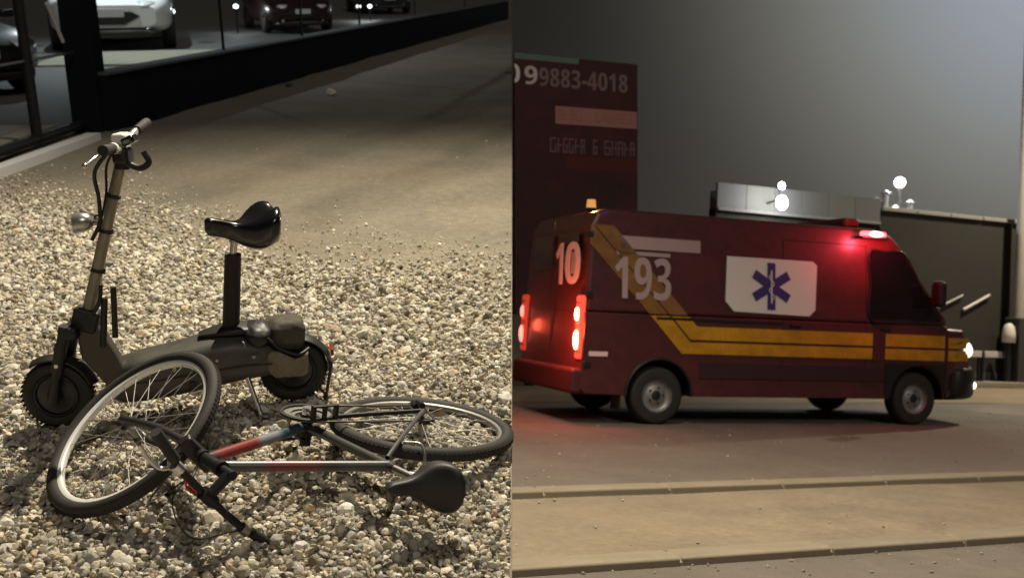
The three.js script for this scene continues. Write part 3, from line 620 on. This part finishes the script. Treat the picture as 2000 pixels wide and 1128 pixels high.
  // luggage over the rear wheel
  const bagG = (cx, cy, cz, a, b, c, e, sd2) => warp(new THREE.SphereGeometry(1, 30, 20), v => { const f = q => Math.sign(q) * Math.abs(q) ** e; const k = 1 + .1 * noise.noise(v.x * 2 + sd2, v.y * 2, v.z * 2) + .05 * noise.noise(v.x * 6, v.y * 6 + sd2, v.z * 6); v.set(cx + a * f(v.x) * k, cy + b * f(v.y) * k, cz + c * f(v.z) * k); });
  mesh('tool_roll', [bagG(.135, .305, -.01, .06, .052, .09, .8, 2)], dark, t);
  mesh('rear_bag', [bagG(.02, .3, 0, .075, .065, .09, .72, 5)], olive, t);
  mesh('bag_strap', [pipe([V(.11, .32, -.085), V(.05, .262, -.102), V(-.02, .235, -.1), V(-.06, .24, -.06)], .007, 20, 8)], M.blackPlastic, t);
  mesh('side_cover', [extrude([[.12, .235], [.135, .215], [.1, .16], [.08, .14], [-.03, .135], [-.05, .15], [-.055, .235], [-.02, .22], [.0, .215], [.05, .25], [.09, .255]], .03, .01).translate(0, 0, -.085)], taupe, t);
  mesh('rear_mudguard', [loft(Array.from({ length: 15 }, (_, k) => { const a = (60 + k * 9.5) * D2R, r = .155; return superLoop(0, 0, .05, .005, 3, 16).map(p => V((r + p.y - Math.abs(p.z) * .25) * Math.cos(a), .135 + (r + p.y - Math.abs(p.z) * .25) * Math.sin(a), p.z)); }))], dark, t);
  mesh('mudguard_stay', [bar(V(-.15, .17, -.05), V(-.12, .03, -.062), .007, .006, 8), bar(V(-.12, .03, -.062), V(-.09, .06, -.05), .006, .006, 8)], M.blackPlastic, t);
  mesh('kickstand', [bar(V(.2, .19, -.07), V(.15, .012, -.16), .011, .009, 10), bar(V(.155, .014, -.155), V(.12, .012, -.17), .012, .012, 8)], M.alu, t);
  mesh('rear_reflector', [rbox(.012, .03, .06, .004).translate(-.158, .2, 0)], std(lin(.3, .015, .012), .25), t);
  t.position.set(-.8993, .012, -3.925); t.rotation.y = -162.9 * D2R; onBank(t);
}

// ------------------------------------------------------------------ AMBULANCE on the street
const font = await new FontLoader().loadAsync('fonts/droid/droid_sans_bold.typeface.json');
function text(str, h, w, depth = .006) { // text of cap height h squeezed to width w, baseline at origin
  const g = new TextGeometry(str, { font, size: 1, depth, curveSegments: 6, bevelEnabled: false }); g.computeBoundingBox();
  const b = g.boundingBox; g.translate(-b.min.x, -b.min.y, 0); g.scale(w / (b.max.x - b.min.x), h / (b.max.y - b.min.y), 1); return g;
}
{
  const t = thing('ambulance', 'dark red fire brigade ambulance van with yellow stripe and blue star of life', 'ambulance');
  const red = new THREE.MeshPhysicalMaterial({ color: lin(.12, .019, .023), roughness: .5, map: grungeWide, clearcoat: .5, clearcoatRoughness: .2 });
  const yellow = std(lin(.85, .42, .016), .5, 0, { map: grungeWide }), orange = std(lin(.34, .13, .008), .5), white = std(lin(.75, .74, .68), .55), faded = std(lin(.42, .3, .3), .6), bluePaint = std(lin(.035, .03, .16), .5);
  const glass = new THREE.MeshPhysicalMaterial({ color: lin(.008, .008, .01), roughness: .06, clearcoat: .6 });
  const HW = 1.0, BELT = 1.3, TOP = 2.52, lean = .085;
  const zs = y => y <= BELT ? HW : HW - lean * (y - BELT) / (TOP - BELT);
  const arch = (cx, r, n = 14) => Array.from({ length: n + 1 }, (_, k) => { const a = Math.PI * (k / n); return [cx + r * Math.cos(a), .34 + r * Math.sin(a)]; });
  const lower = [[.06, BELT], [.03, .42], [.1, .36], ...arch(1.05, .43).reverse().map(p => p), ...arch(4.85, .43).reverse(), [5.32, .36], [5.32, BELT]];
  mesh('lower_body', [extrude(lower.map(p => [p[0], Math.max(.34, p[1])]), 2 * HW, .012)], red, t);
  const upper = [[.06, BELT + .004], [.11, 2.3], [.2, 2.47], [.34, TOP], [4.1, TOP + .01], [4.42, 2.45], [4.55, 2.34], [5.31, 1.4], [5.3, BELT + .004]];
  mesh('upper_body', [warp(extrude(upper, 2 * HW, .05, 4), v => { v.z *= zs(v.y) / HW; })], red, t);
  const nose = [[5.324, .36], [5.95, .36], [6.0, .6], [5.98, .95], [5.88, 1.14], [5.7, 1.27], [5.324, BELT - .02]];
  mesh('bonnet', [warp(extrude(nose, 2 * HW - .01, .06, 4), v => { const k = Math.max(0, (v.x - 5.324) / .68); v.z *= 1 - .2 * k * k; v.x -= .12 * (v.z / HW) ** 2 * k; })], red, t);
  mesh('front_bumper', [loft([[5.36, 1.0], [5.7, .97], [5.95, .84], [6.05, .7]].map(([x, hw]) => superLoop(x, .56, hw, .26, 5, 28)))], M.blackPlastic, t);
  mesh('rear_bumper', [rbox(.16, .3, 1.96, .05).translate(0, .5, 0)], std(lin(.07, .012, .012), .6), t);
  mesh('floor_pan', [box(.2, 5.9, .32, .5, -.7, .7)], M.blackPlastic, t);
  mesh('sill_trim', [rbox(2.72, .2, .02, .008).translate(2.95, .66, HW + .004)], std(lin(.035, .01, .012), .6), t);
  mesh('wing_cladding', [extrude([[4.32, .8], [4.32, .4], ...arch(4.85, .445).reverse().map(p => [p[0], Math.max(.35, p[1])]), [5.31, .36], [5.31, .8]], .016, .003).translate(0, 0, HW + .007)], M.blackPlastic, t);
  mesh('wheel_arch_trim', [pipe(arch(1.05, .44).map(p => V(p[0], p[1], HW + .002)), .018, 30, 8)], M.blackPlastic, t);
  mesh('sliding_door_rail', [rbox(1.75, .035, .02, .008).translate(1.85, 1.26, HW + .006)], M.blackPlastic, t);
  mesh('fuel_flap', [rbox(.2, .37, .01, .004).translate(4.2, 1.015, HW + .014)], red, t);
  for (const y of [.7, 1.5, 2.2]) mesh('door_hinge', [rbox(.09, .07, .03, .01).translate(.1, y, zs(y) + .008)], M.blackPlastic, t);
  for (let k = 0; k < 6; k++) mesh('roof_rib', [rbox(3.4, .012, .05, .005).translate(2.2, TOP + .012, -.7 + k * .28)], red, t);
  // glass
  const sideGlass = extrude([[4.06, 1.36], [5.2, 1.36], [4.58, 2.24], [4.06, 2.24]], .012, .004).toNonIndexed();
  for (const s of [-1, 1]) mesh('cab_window', [warp(sideGlass.clone(), v => { v.z = s * (zs(v.y) + .004) + v.z; })], glass, t);
  mesh('window_seal', [pipe([[4.06, 1.36], [4.6, 1.36], [5.2, 1.36], [4.9, 1.79], [4.58, 2.24], [4.3, 2.24], [4.06, 2.24], [4.06, 1.8]].map(p => V(p[0], p[1], zs(p[1]) + .008)), .014, 90, 6, true)], M.blackPlastic, t);
  mesh('windscreen', [warp(extrude([[-.82, 0], [.82, 0], [.72, 1.06], [-.72, 1.06]], .014, .004), v => { const u = v.y / 1.06, z = v.x; const b = .0; v.set(5.29 - .72 * u + v.z + .012, 1.42 + .89 * u + v.z, z); })], glass, t);
  for (const s of [-1, 1]) mesh('rear_window', [rbox(.012, .42, .62, .005).translate(.075, 2.02, s * .4)], glass, t);
  mesh('rear_door_gap', [box(.04, .052, .55, 2.4, -.006, .006)], M.blackPlastic, t);
  // doors
  const line = pts => pts.slice(1).map((p, i) => bar(V(pts[i][0], pts[i][1], zs(pts[i][1]) + .001), V(p[0], p[1], zs(p[1]) + .001), .005, .005, 5));
  mesh('sliding_door_seam', line([[2.75, .5], [2.75, BELT], [2.75, 2.3], [4.0, 2.3], [4.0, BELT], [4.0, .5]]), M.blackPlastic, t);
  const cd = mesh('cab_door_seam', line([[4.12, .8], [4.12, BELT], [4.12, 2.28]]), M.blackPlastic, t);
  mesh('door_handle', [rbox(.16, .04, .03, .012).translate(4.3, 1.24, HW + .012)], M.blackPlastic, t);
  mesh('door_handle', [rbox(.16, .04, .03, .012).translate(2.92, 1.24, HW + .012)], M.blackPlastic, t);
  const band = (a, b, c, d) => extrude([a, b, c, d], .008, .001);
  const onSide = g => warp(g, v => { v.z += zs(v.y) + .007; });
  // yellow livery: diagonal band from the rear roof down into a double stripe
  const split = (pts) => extrude(pts, .008, .001);
  const xl = y => .1 + (2.1 - y) * .984, xm = y => xl(y) + .25, xr = y => xl(y) + .52, B = BELT + .01;      // the diagonal's edges
  const fadedYellow = std(lin(.34, .16, .035), .6, 0, { map: grungeWide });
  mesh('diagonal_stripe', [onSide(split([[.1, 2.1], [xl(B), B], [xm(B), B], [xm(2.3), 2.3], [.11, 2.3]]))], fadedYellow, t);
  mesh('diagonal_stripe', [onSide(split([[xm(2.32) + .02, 2.32], [xm(B) + .02, B], [xr(B), B], [xr(2.32), 2.32]]))], fadedYellow, t);
  mesh('yellow_stripe', [onSide(split([[xl(BELT - .01), BELT - .01], [xl(.85), .85], [5.27, .85], [5.27, .99], [xm(.99), .99], [xm(BELT - .01), BELT - .01]]))], yellow, t);
  mesh('yellow_stripe', [onSide(split([[xm(BELT - .01) + .03, BELT - .01], [xm(1.02) + .03, 1.02], [5.27, 1.02], [5.27, 1.18], [xr(1.18), 1.18], [xr(BELT - .01), BELT - .01]]))], yellow, t);
  // bonnet stripe follows the wing
  const wing = (y0, y1) => warp(extrude([[5.33, y0], [5.55, y0], [5.75, y0], [5.86, y0], [5.86, y1], [5.75, y1], [5.55, y1], [5.33, y1]], .008, .001), v => { const k = Math.max(0, (v.x - 5.324) / .68), z = (HW - .005) * (1 - .2 * k * k); v.x -= .12 * (z / HW) ** 2 * k; v.z += z + .012; });
  mesh('yellow_stripe', [wing(.85, .99), wing(1.02, 1.16)], yellow, t);
  mesh('star_panel', [onSide((() => { const p = [[1.93, 2.05], [1.91, 1.5], [2.03, 1.38], [3.12, 1.36], [3.21, 1.44], [3.24, 2.0], [3.18, 2.05]]; return extrude(p, .012, .004); })())], white, t);
  { const L = .29, w = .115, P = []; for (let k = 0; k < 6; k++) { const a = Math.PI / 2 + k * Math.PI / 3, c = Math.cos(a), s = Math.sin(a); P.push([c * L + s * w / 2, s * L - c * w / 2], [c * L - s * w / 2, s * L + c * w / 2], [Math.cos(a + Math.PI / 6) * w, Math.sin(a + Math.PI / 6) * w]); }
    const star = mesh('star_of_life', [warp(extrude(P.map(p => [p[0] + 2.56, p[1] + 1.71]), .006, .001), v => { v.z += zs(v.y) + .018; })], bluePaint, t);
    mesh('serpent_staff', [warp(extrude([[2.552, 1.5], [2.568, 1.5], [2.568, 1.91], [2.552, 1.91]], .004, .001), v => { v.z += zs(v.y) + .024; }), warp(pipe(Array.from({ length: 13 }, (_, k) => V(2.56 + .035 * Math.sin(k * 1.05), 1.54 + k * .027, 0)), .006, 50, 5), v => { v.z = v.z * .2 + zs(v.y) + .025; })], white, star); }
  mesh('number_193', [warp(text('193', .5, .74).translate(.42, 1.47, 0), v => { v.z += zs(v.y) + .013; })], faded, t);
  mesh('lettering_band', [onSide(split([[.5, 2.21], [.5, 2.06], [1.56, 2.06], [1.56, 2.21]]))], faded, t);
  mesh('lettering_band', [onSide(split([[.44, 2.03], [.44, 1.985], [1.15, 1.985], [1.15, 2.03]]))], faded, t);
  // rear numbers 1 and 0
  { const back = g => g.rotateY(-Math.PI / 2);
    mesh('rear_number', [back(text('1', .5, .22)).translate(.03, 1.62, .12)], white, t);
    mesh('rear_number', [back(text('0', .5, .44)).translate(.03, 1.62, .42)], white, t);
    mesh('rear_number_infill', [rbox(.01, .26, .1, .004).translate(.03, 1.87, .64)], std(lin(.4, .4, .36), .6), t); }
  // lamps
  const warm = new THREE.MeshStandardMaterial({ color: lin(1, .7, .6), emissive: lin(1, .6, .5), emissiveIntensity: .6 }), dimRed = new THREE.MeshStandardMaterial({ color: lin(.3, .03, .02), emissive: lin(1, .1, .05), emissiveIntensity: .35 }), glowRed = new THREE.MeshStandardMaterial({ color: lin(.5, .05, .03), emissive: lin(1, .1, .05), emissiveIntensity: .9 }), hot = new THREE.MeshStandardMaterial({ color: lin(1, .8, .6), emissive: lin(1, .66, .4), emissiveIntensity: 5 });
  for (const s of [1, -1]) {
    const tl = group('tail_light', t);
    mesh('housing', [rbox(.08, .74, .15, .03).translate(.05, 1.12, s * .9)], s > 0 ? glowRed : dimRed, tl);
    for (const y of [.84, 1.11, 1.14, 1.4]) mesh('lens_rib', [rbox(.012, .014, .14, .004).translate(.007, y, s * .9)], M.blackPlastic, tl);
    mesh('bulb', [new THREE.SphereGeometry(.05, 16, 12).scale(.6, 1.6, .7).translate(.0, 1.27, s * .9)], s > 0 ? hot : warm, tl);
    mesh('bulb', [new THREE.SphereGeometry(.06, 16, 12).scale(.6, 1.9, .7).translate(.0, .97, s * .9)], s > 0 ? hot : warm, tl);
    const L = new THREE.PointLight(lin(1, .1, .05), s > 0 ? 3.2 : .8, 0, 2); L.position.set(-.16, 1.1, s * .88); L.castShadow = true; L.shadow.radius = 5; L.name = 'tail_light_glow'; t.add(L);
    mesh('headlight', [warp(new THREE.SphereGeometry(1, 20, 14), v => { v.set(5.76 + v.x * .13, 1.02 + v.y * .12 + v.x * -.04, s * (.83 + v.z * .09)); })], new THREE.MeshStandardMaterial({ color: lin(.9, .85, .8), emissive: lin(1, .86, .7), emissiveIntensity: s > 0 ? 2.2 : 2.2 }), t);
    const S = new THREE.SpotLight(lin(1, .9, .75), 16, 0, 24 * D2R, .6, 2); S.position.set(5.98, 1.0, s * .72); S.target.position.set(11, 0, s * .9); S.castShadow = true; S.name = 'headlight_beam'; t.add(S, S.target);
    mesh('fog_light', [new THREE.SphereGeometry(.055, 16, 12).translate(5.97, .52, s * .78)], new THREE.MeshStandardMaterial({ color: 0xffffff, emissive: lin(1, .95, .88), emissiveIntensity: 4 }), t);
    mesh('mirror', [rbox(.12, .34, .2, .05).translate(5.0, 1.72, s * 1.16), bar(V(5.0, 1.66, s * .98), V(5.0, 1.7, s * 1.1), .02, .02, 8)], M.blackPlastic, t);
  }
  mesh('side_reflector', [rbox(.24, .055, .012, .004).translate(.24, .82, HW + .006)], std(lin(.85, .62, .6), .3), t);
  // amber beacon at the rear roof edge, red beacons over the cab
  const am = group('amber_beacon', t);
  mesh('base', [bar(V(.3, TOP, .5), V(.3, TOP + .03, .5), .07, .07, 20)], M.blackPlastic, am);
  mesh('dome', [new THREE.CylinderGeometry(.05, .06, .1, 20, 3).translate(.3, TOP + .08, .5)], new THREE.MeshStandardMaterial({ color: lin(.6, .3, .08), emissive: lin(1, .48, .14), emissiveIntensity: .55 }), am);
  const AL = new THREE.PointLight(lin(1, .55, .2), 1, 0, 2); AL.position.set(.3, TOP + .07, .5); AL.castShadow = true; AL.name = 'amber_glow'; t.add(AL);
  const rb = group('red_beacon', t);
  mesh('base', [rbox(.42, .03, .14, .012).translate(4.05, 2.405, .98)], M.blackPlastic, rb);
  mesh('lens', [rbox(.36, .07, .1, .03).translate(4.05, 2.45, 1.0)], new THREE.MeshStandardMaterial({ color: lin(.8, .1, .1), emissive: lin(1, .16, .17), emissiveIntensity: 3 }), rb);
  mesh('bulb', [new THREE.SphereGeometry(.035, 14, 10).scale(3, 1, 1).translate(4.06, 2.45, 1.045)], new THREE.MeshStandardMaterial({ color: 0xffffff, emissive: lin(1, .7, .66), emissiveIntensity: 6 }), rb);
  const RL = new THREE.PointLight(lin(1, .05, .08), 3.2, 0, 2); RL.position.set(4.05, 2.4, 1.3); RL.castShadow = true; RL.shadow.radius = 4; RL.name = 'red_beacon_glow'; t.add(RL);
  mesh('light_bar', [rbox(.25, .14, 1.3, .05).translate(4.0, TOP + .09, 0)], std(lin(.12, .02, .02), .3), t);
  // wheels
  for (const s of [1, -1]) for (const x of [1.05, 4.85]) {
    const w = group('wheel', t); w.position.set(x, .345, s * .86); if (s < 0) w.rotation.y = Math.PI;
    mesh('tyre', [ring([[.2, -.1], [.3, -.11], [.335, -.09], [.345, -.05], [.345, .05], [.335, .09], [.3, .11], [.2, .1]], 48)], M.rubber, w);
    mesh('rim', [ring([[.2, .1], [.195, .07], [.16, .03], [.12, .06], [.06, .075]], 40), ring([[.19, -.09], [.2, -.1], [.19, .07]], 32)], std(lin(.3, .29, .28), .5, .6), w);
    mesh('hub', [ring([[.001, .085], [.05, .085], [.065, .07]], 24), ...Array.from({ length: 5 }, (_, k) => axle(.055, .08, .012, .095 * Math.cos(k * 1.257), .095 * Math.sin(k * 1.257), 8))], M.blackPlastic, w);
  }
  for (const x of [1.05, 4.85]) for (const s of [-1, 1]) mesh('wheel_housing', [new THREE.CylinderGeometry(.425, .425, .3, 28, 1, true, 0, Math.PI).rotateX(Math.PI / 2).rotateZ(Math.PI / 2).translate(x, .34, s * .83)], M.blackPlastic, t);
  mesh('mud_flap', [rbox(.02, .3, .24, .005).translate(.56, .32, .85)], M.blackPlastic, t);
  t.position.set(.8, 0, -11.75); t.rotation.y = 20 * D2R; 
  // the body stands to the far side of its near flank
  t.position.add(V(Math.sin(20 * D2R), 0, Math.cos(20 * D2R)).multiplyScalar(-HW));
}

// ------------------------------------------------------------------ far side of the street
function onStreet(o, a, w) { o.position.copy(rd(a, w)); o.rotation.y = BETA; return o; }
{ // red sign board on two posts
  const c = document.createElement('canvas'); c.width = 1024; c.height = 1024; const x = c.getContext('2d');
  x.fillStyle = '#3a1413'; x.fillRect(0, 0, 1024, 1024);
  const r = rngOf(21);
  for (let k = 0; k < 900; k++) { x.fillStyle = `rgba(${r() < .5 ? 30 : 120},${20 + r() * 20},${20 + r() * 15},${.04 + .05 * r()})`; x.fillRect(r() * 1024, r() * 1024, 20 + r() * 120, 10 + r() * 60); }
  x.fillStyle = '#5f7a72'; x.fillRect(0, 0, 520, 22);
  const word = (str, px, base, w, col) => { x.save(); x.fillStyle = col; x.font = 'bold 100px sans-serif'; x.translate(px, base); x.scale(w / x.measureText(str).width, 1); x.fillText(str, 0, 0); x.restore(); };
  word('0', -62, 116, 110, '#f0e9e2'); word('9', 72, 118, 118, '#cfc4bf'); word('9883-4018', 192, 120, 750, '#7c6d6b');
  x.fillStyle = '#a87a70'; x.fillRect(328, 196, 690, 70);
  const marks = (x0, x1, y, h, cw, col, gaps = []) => { // letters too faded to read: stems and cross strokes
    x.fillStyle = col; let q = x0;
    while (q < x1) {
      const w = cw * (.7 + .5 * r()), k = Math.max(5, cw * .2);
      if (!gaps.some(g => q + w > g && q < g + cw)) {
        const f = r(); x.fillRect(q, y, k, h); if (f > .2) x.fillRect(q + w - k, y + (f > .7 ? h * .4 : 0), k, f > .7 ? h * .6 : h);
        if (f > .35) x.fillRect(q, y, w, k * .6); if (f < .75) x.fillRect(q, y + h * .45, w, k * .6); if (f > .5) x.fillRect(q, y + h - k * .6, w, k * .6);
      }
      q += w + cw * .3;
    }
  };
  marks(350, 985, 208, 42, 40, 'rgba(130,84,76,.45)', [600]); marks(285, 965, 322, 58, 44, '#7d6064', [590, 690]);
  x.fillStyle = '#521614'; x.fillRect(410, 392, 614, 52);
  const m = new THREE.CanvasTexture(c); m.colorSpace = THREE.SRGBColorSpace;
  const t = thing('sign_board', 'tall dark red sign board with faded phone number behind the ambulance', 'sign');
  const H = 4.35, w0 = 15.7, a1 = along(1250, w0), W = a1 - along(1011, w0);
  const face = new THREE.PlaneGeometry(W, H).translate(-W / 2, H / 2, .056);
  mesh('panel', [rbox(W, H, .1, .01).translate(-W / 2, H / 2, 0)], std(lin(.07, .02, .02), .7), t).position.y = 1.3;
  mesh('sign_face', face, new THREE.MeshStandardMaterial({ map: m, roughness: .65 }), t).position.y = 1.3;
  for (const px of [-.35, -W + .35]) mesh('post', [rbox(.14, 5.4, .14, .01).translate(px, 2.7, -.13)], M.blackMetal, t);
  onStreet(t, a1, w0);
  t.rotateZ(2.5 * D2R / Math.cos(BETA));   // the board leans a little
}
const darkWall = new THREE.MeshStandardMaterial({ map: concreteTex, color: lin(.06, .054, .051), roughness: .95 });
{ // garage with pale fascia and floodlights, behind the ambulance
  const w0 = 17.05, a0 = along(1392, w0), a1 = along(1712, w0), L = a1 - a0;
  const t = thing('garage', 'low garage with pale metal fascia rising over the ambulance roof', 'building');
  mesh('wall', [box(.04, L - .04, 0, 3.44, -.3, -.05)], darkWall, t);
  mesh('roof', [box(.05, L - .05, 3.445, 3.8, -.3, -.06)], std(lin(.1, .1, .1), .8), t);
  const n = 6; for (let k = 0; k < n; k++) mesh('fascia_panel', [rbox(L / n - .006, .5, .07, .006).translate((k + .5) * L / n, 3.7, .0)], std(lin(.1 + .008 * Math.sin(k * 2.1), .104 + .008 * Math.sin(k * 2.1), .105), .8), t);
  mesh('gutter', [rbox(L, .06, .1, .02).translate(L / 2, 3.42, .03)], std(lin(.14, .14, .14), .7), t);
  for (let k = 0; k < 3; k++) mesh('shutter', [rbox(L / 3 - .4, 2.7, .04, .01).translate((k + .5) * L / 3, 1.4, .005)], std(lin(.09, .09, .095), .6, .3), t);
  onStreet(t, a0, w0);
  // flood lamp on the fascia: two bulbs
  const f = thing('floodlight', 'double floodlight glaring on the pale fascia over the ambulance', 'floodlight');
  mesh('arm', [bar(V(0, 0, 0), V(0, .05, .42), .02, .02, 8), bar(V(0, -.08, .42), V(0, .42, .42), .02, .02, 8)], M.blackMetal, f);
  const g = new THREE.MeshStandardMaterial({ color: 0xffffff, emissive: lin(1, .98, .93), emissiveIntensity: 9 });
  mesh('lamp', [new THREE.SphereGeometry(.13, 20, 14).scale(1, 1.15, .6).translate(0, -.02, .5)], g, f);
  mesh('lamp', [new THREE.SphereGeometry(.075, 20, 14).scale(1, 1, .6).translate(0, .32, .48)], g, f);
  const P = new THREE.PointLight(lin(1, .98, .94), 7, 0, 2); P.position.set(0, .02, .62); P.castShadow = true; P.shadow.radius = 8; P.name = 'floodlight_glow'; f.add(P);
  onStreet(f, along(1490, w0), w0); f.position.y = 3.62;
}
{ // pole light with short pipes beside it
  const w0 = 17.6, a = along(1750, w0);
  const t = thing('pole_light', 'white globe lamp on a slim pole rising behind the red beacon', 'lamp');
  mesh('pole', [bar(V(0, 0, 0), V(0, 4.35, 0), .05, .04, 12)], M.steel, t);
  mesh('lamp', [new THREE.SphereGeometry(.12, 20, 14).translate(0, 4.45, 0)], new THREE.MeshStandardMaterial({ color: 0xffffff, emissive: lin(.95, .98, 1), emissiveIntensity: 8 }), t);
  const P = new THREE.PointLight(lin(.95, .98, 1), 12, 0, 2); P.position.set(0, 4.45, 0); P.castShadow = true; P.shadow.radius = 6; P.name = 'pole_light_glow'; t.add(P);
  onStreet(t, a, w0);
  for (const [dx, h, r, l] of [[-.75, 3.95, .09, 'thickest pale vent pipe of the row beside the globe lamp'], [-.5, 4.15, .07, 'tallest pale vent pipe of the row beside the globe lamp'], [-.2, 3.85, .06, 'shortest pale vent pipe right next to the globe lamp pole'], [.22, 4.0, .06, 'slim pale vent pipe between the globe lamp and the dark wall']]) {
    const q = tag(mesh('vent_pipe', [bar(V(0, 0, 0), V(0, h, 0), r, r, 14), new THREE.ConeGeometry(r * 1.7, r * 1.2, 16).translate(0, h + r * .75, 0)], std(lin(.4, .42, .43), .5, .4)), l, 'pipe', 'vent pipes beside the globe lamp');
    onStreet(q, a + dx, w0 - .1);
  }
}
{ // dark yard wall with pale coping on the right
  const w0 = 17.05, a0 = along(1714, w0), a1 = along(2090, w0), L = a1 - a0;
  const t = thing('yard_wall', 'dark rendered wall with pale coping beyond the ambulance bonnet', 'wall');
  mesh('wall', [box(0, L, 0, 3.7, -.3, 0)], darkWall, t);
  const n = 6; for (let k = 0; k < n; k++) mesh('coping_slab', [rbox(L / n - .02, .09, .4, .015).translate((k + .5) * L / n, 3.746, -.12)], std(lin(.2, .19, .18), .85), t);
  mesh('plinth_band', [box(.0, L, 0, .3, .0, .03)], std(lin(.05, .05, .05), .8), t);
  mesh('metal_brace', [bar(V(along(1800, w0) - a0, 1.5, .05), V(along(1878, w0) - a0, 2.0, .05), .035, .03, 8)], std(lin(.2, .2, .2), .5, .4), t);
  mesh('metal_brace', [bar(V(along(1880, w0) - a0, 1.68, .05), V(along(1930, w0) - a0, 2.04, .05), .04, .035, 8)], std(lin(.4, .38, .37), .5, .2), t);
  onStreet(t, a0, w0);
}
{ // low pale rail on short posts in front of the wall
  const w0 = 16.75, a0 = along(1880, w0), a1 = along(1980, w0), L = a1 - a0;
  const t = thing('guard_rail', 'low pale guard rail on short posts in front of dark wall', 'rail');
  mesh('rail', [rbox(L * .42, .14, .05, .015).translate(L * .2, .72, 0)], std(lin(.4, .38, .36), .7), t);
  mesh('rail', [rbox(L * .52, .14, .05, .015).translate(L * .73, .72, 0)], std(lin(.4, .38, .36), .7), t);
  for (const k of [.03, .4, .47, .97]) mesh('post', [rbox(.06, .66, .06, .01).translate(L * k, .43, -.05)], M.blackMetal, t);
  onStreet(t, a0, w0);
  const b = thing('marker_post', 'white rounded marker cap on a dark post between rail and lamp post', 'bollard');
  mesh('cap', [ring([[.001, 0], [.14, 0], [.14, .2], [.11, .36], [.05, .42], [.001, .43]], 24).rotateX(-Math.PI / 2).translate(0, 1.0, 0)], std(lin(.6, .57, .52), .6), b);
  mesh('post', [bar(V(0, .1, 0), V(0, 1.02, 0), .07, .06, 12)], M.blackMetal, b);
  onStreet(b, along(1974, 16.6), 16.6);
}
{ // street lamp at the right edge, its head outside the picture
  const w0 = 16.66, a = along(1993, w0);
  const t = thing('street_lamp', 'tall grey street lamp post with dark base beside the wall', 'street lamp');
  mesh('base', [rbox(.42, 1.45, .42, .03).translate(0, .83, 0)], std(lin(.03, .028, .026), .8), t);
  mesh('post', [bar(V(0, 1.5, 0), V(0, 8.2, 0), .13, .09, 20)], M.concrete, t);
  mesh('arm', [pipe([V(0, 8.0, 0), V(0, 8.6, .5), V(0, 8.75, 1.4), V(0, 8.75, 2.6)], .04, 24, 10)], M.steel, t);
  const h = group('lamp_head', t);
  mesh('housing', [rbox(.3, .12, .7, .04).translate(0, 8.75, 2.85)], M.steel, h);
  mesh('lens', [rbox(.22, .03, .52, .012).translate(0, 8.68, 2.85)], new THREE.MeshStandardMaterial({ color: 0xffffff, emissive: lin(1, .93, .8), emissiveIntensity: 8 }), h);
  const L = new THREE.SpotLight(lin(1, .86, .62), 300, 0, 72 * D2R, .5, 2); L.position.set(0, 8.6, 2.85); L.target.position.set(0, 0, 4.2); L.castShadow = true; L.shadow.radius = 6; L.name = 'street_lamp_light';
  t.add(L, L.target);
  onStreet(t, a, w0);
}

renderer.render(scene, camera);
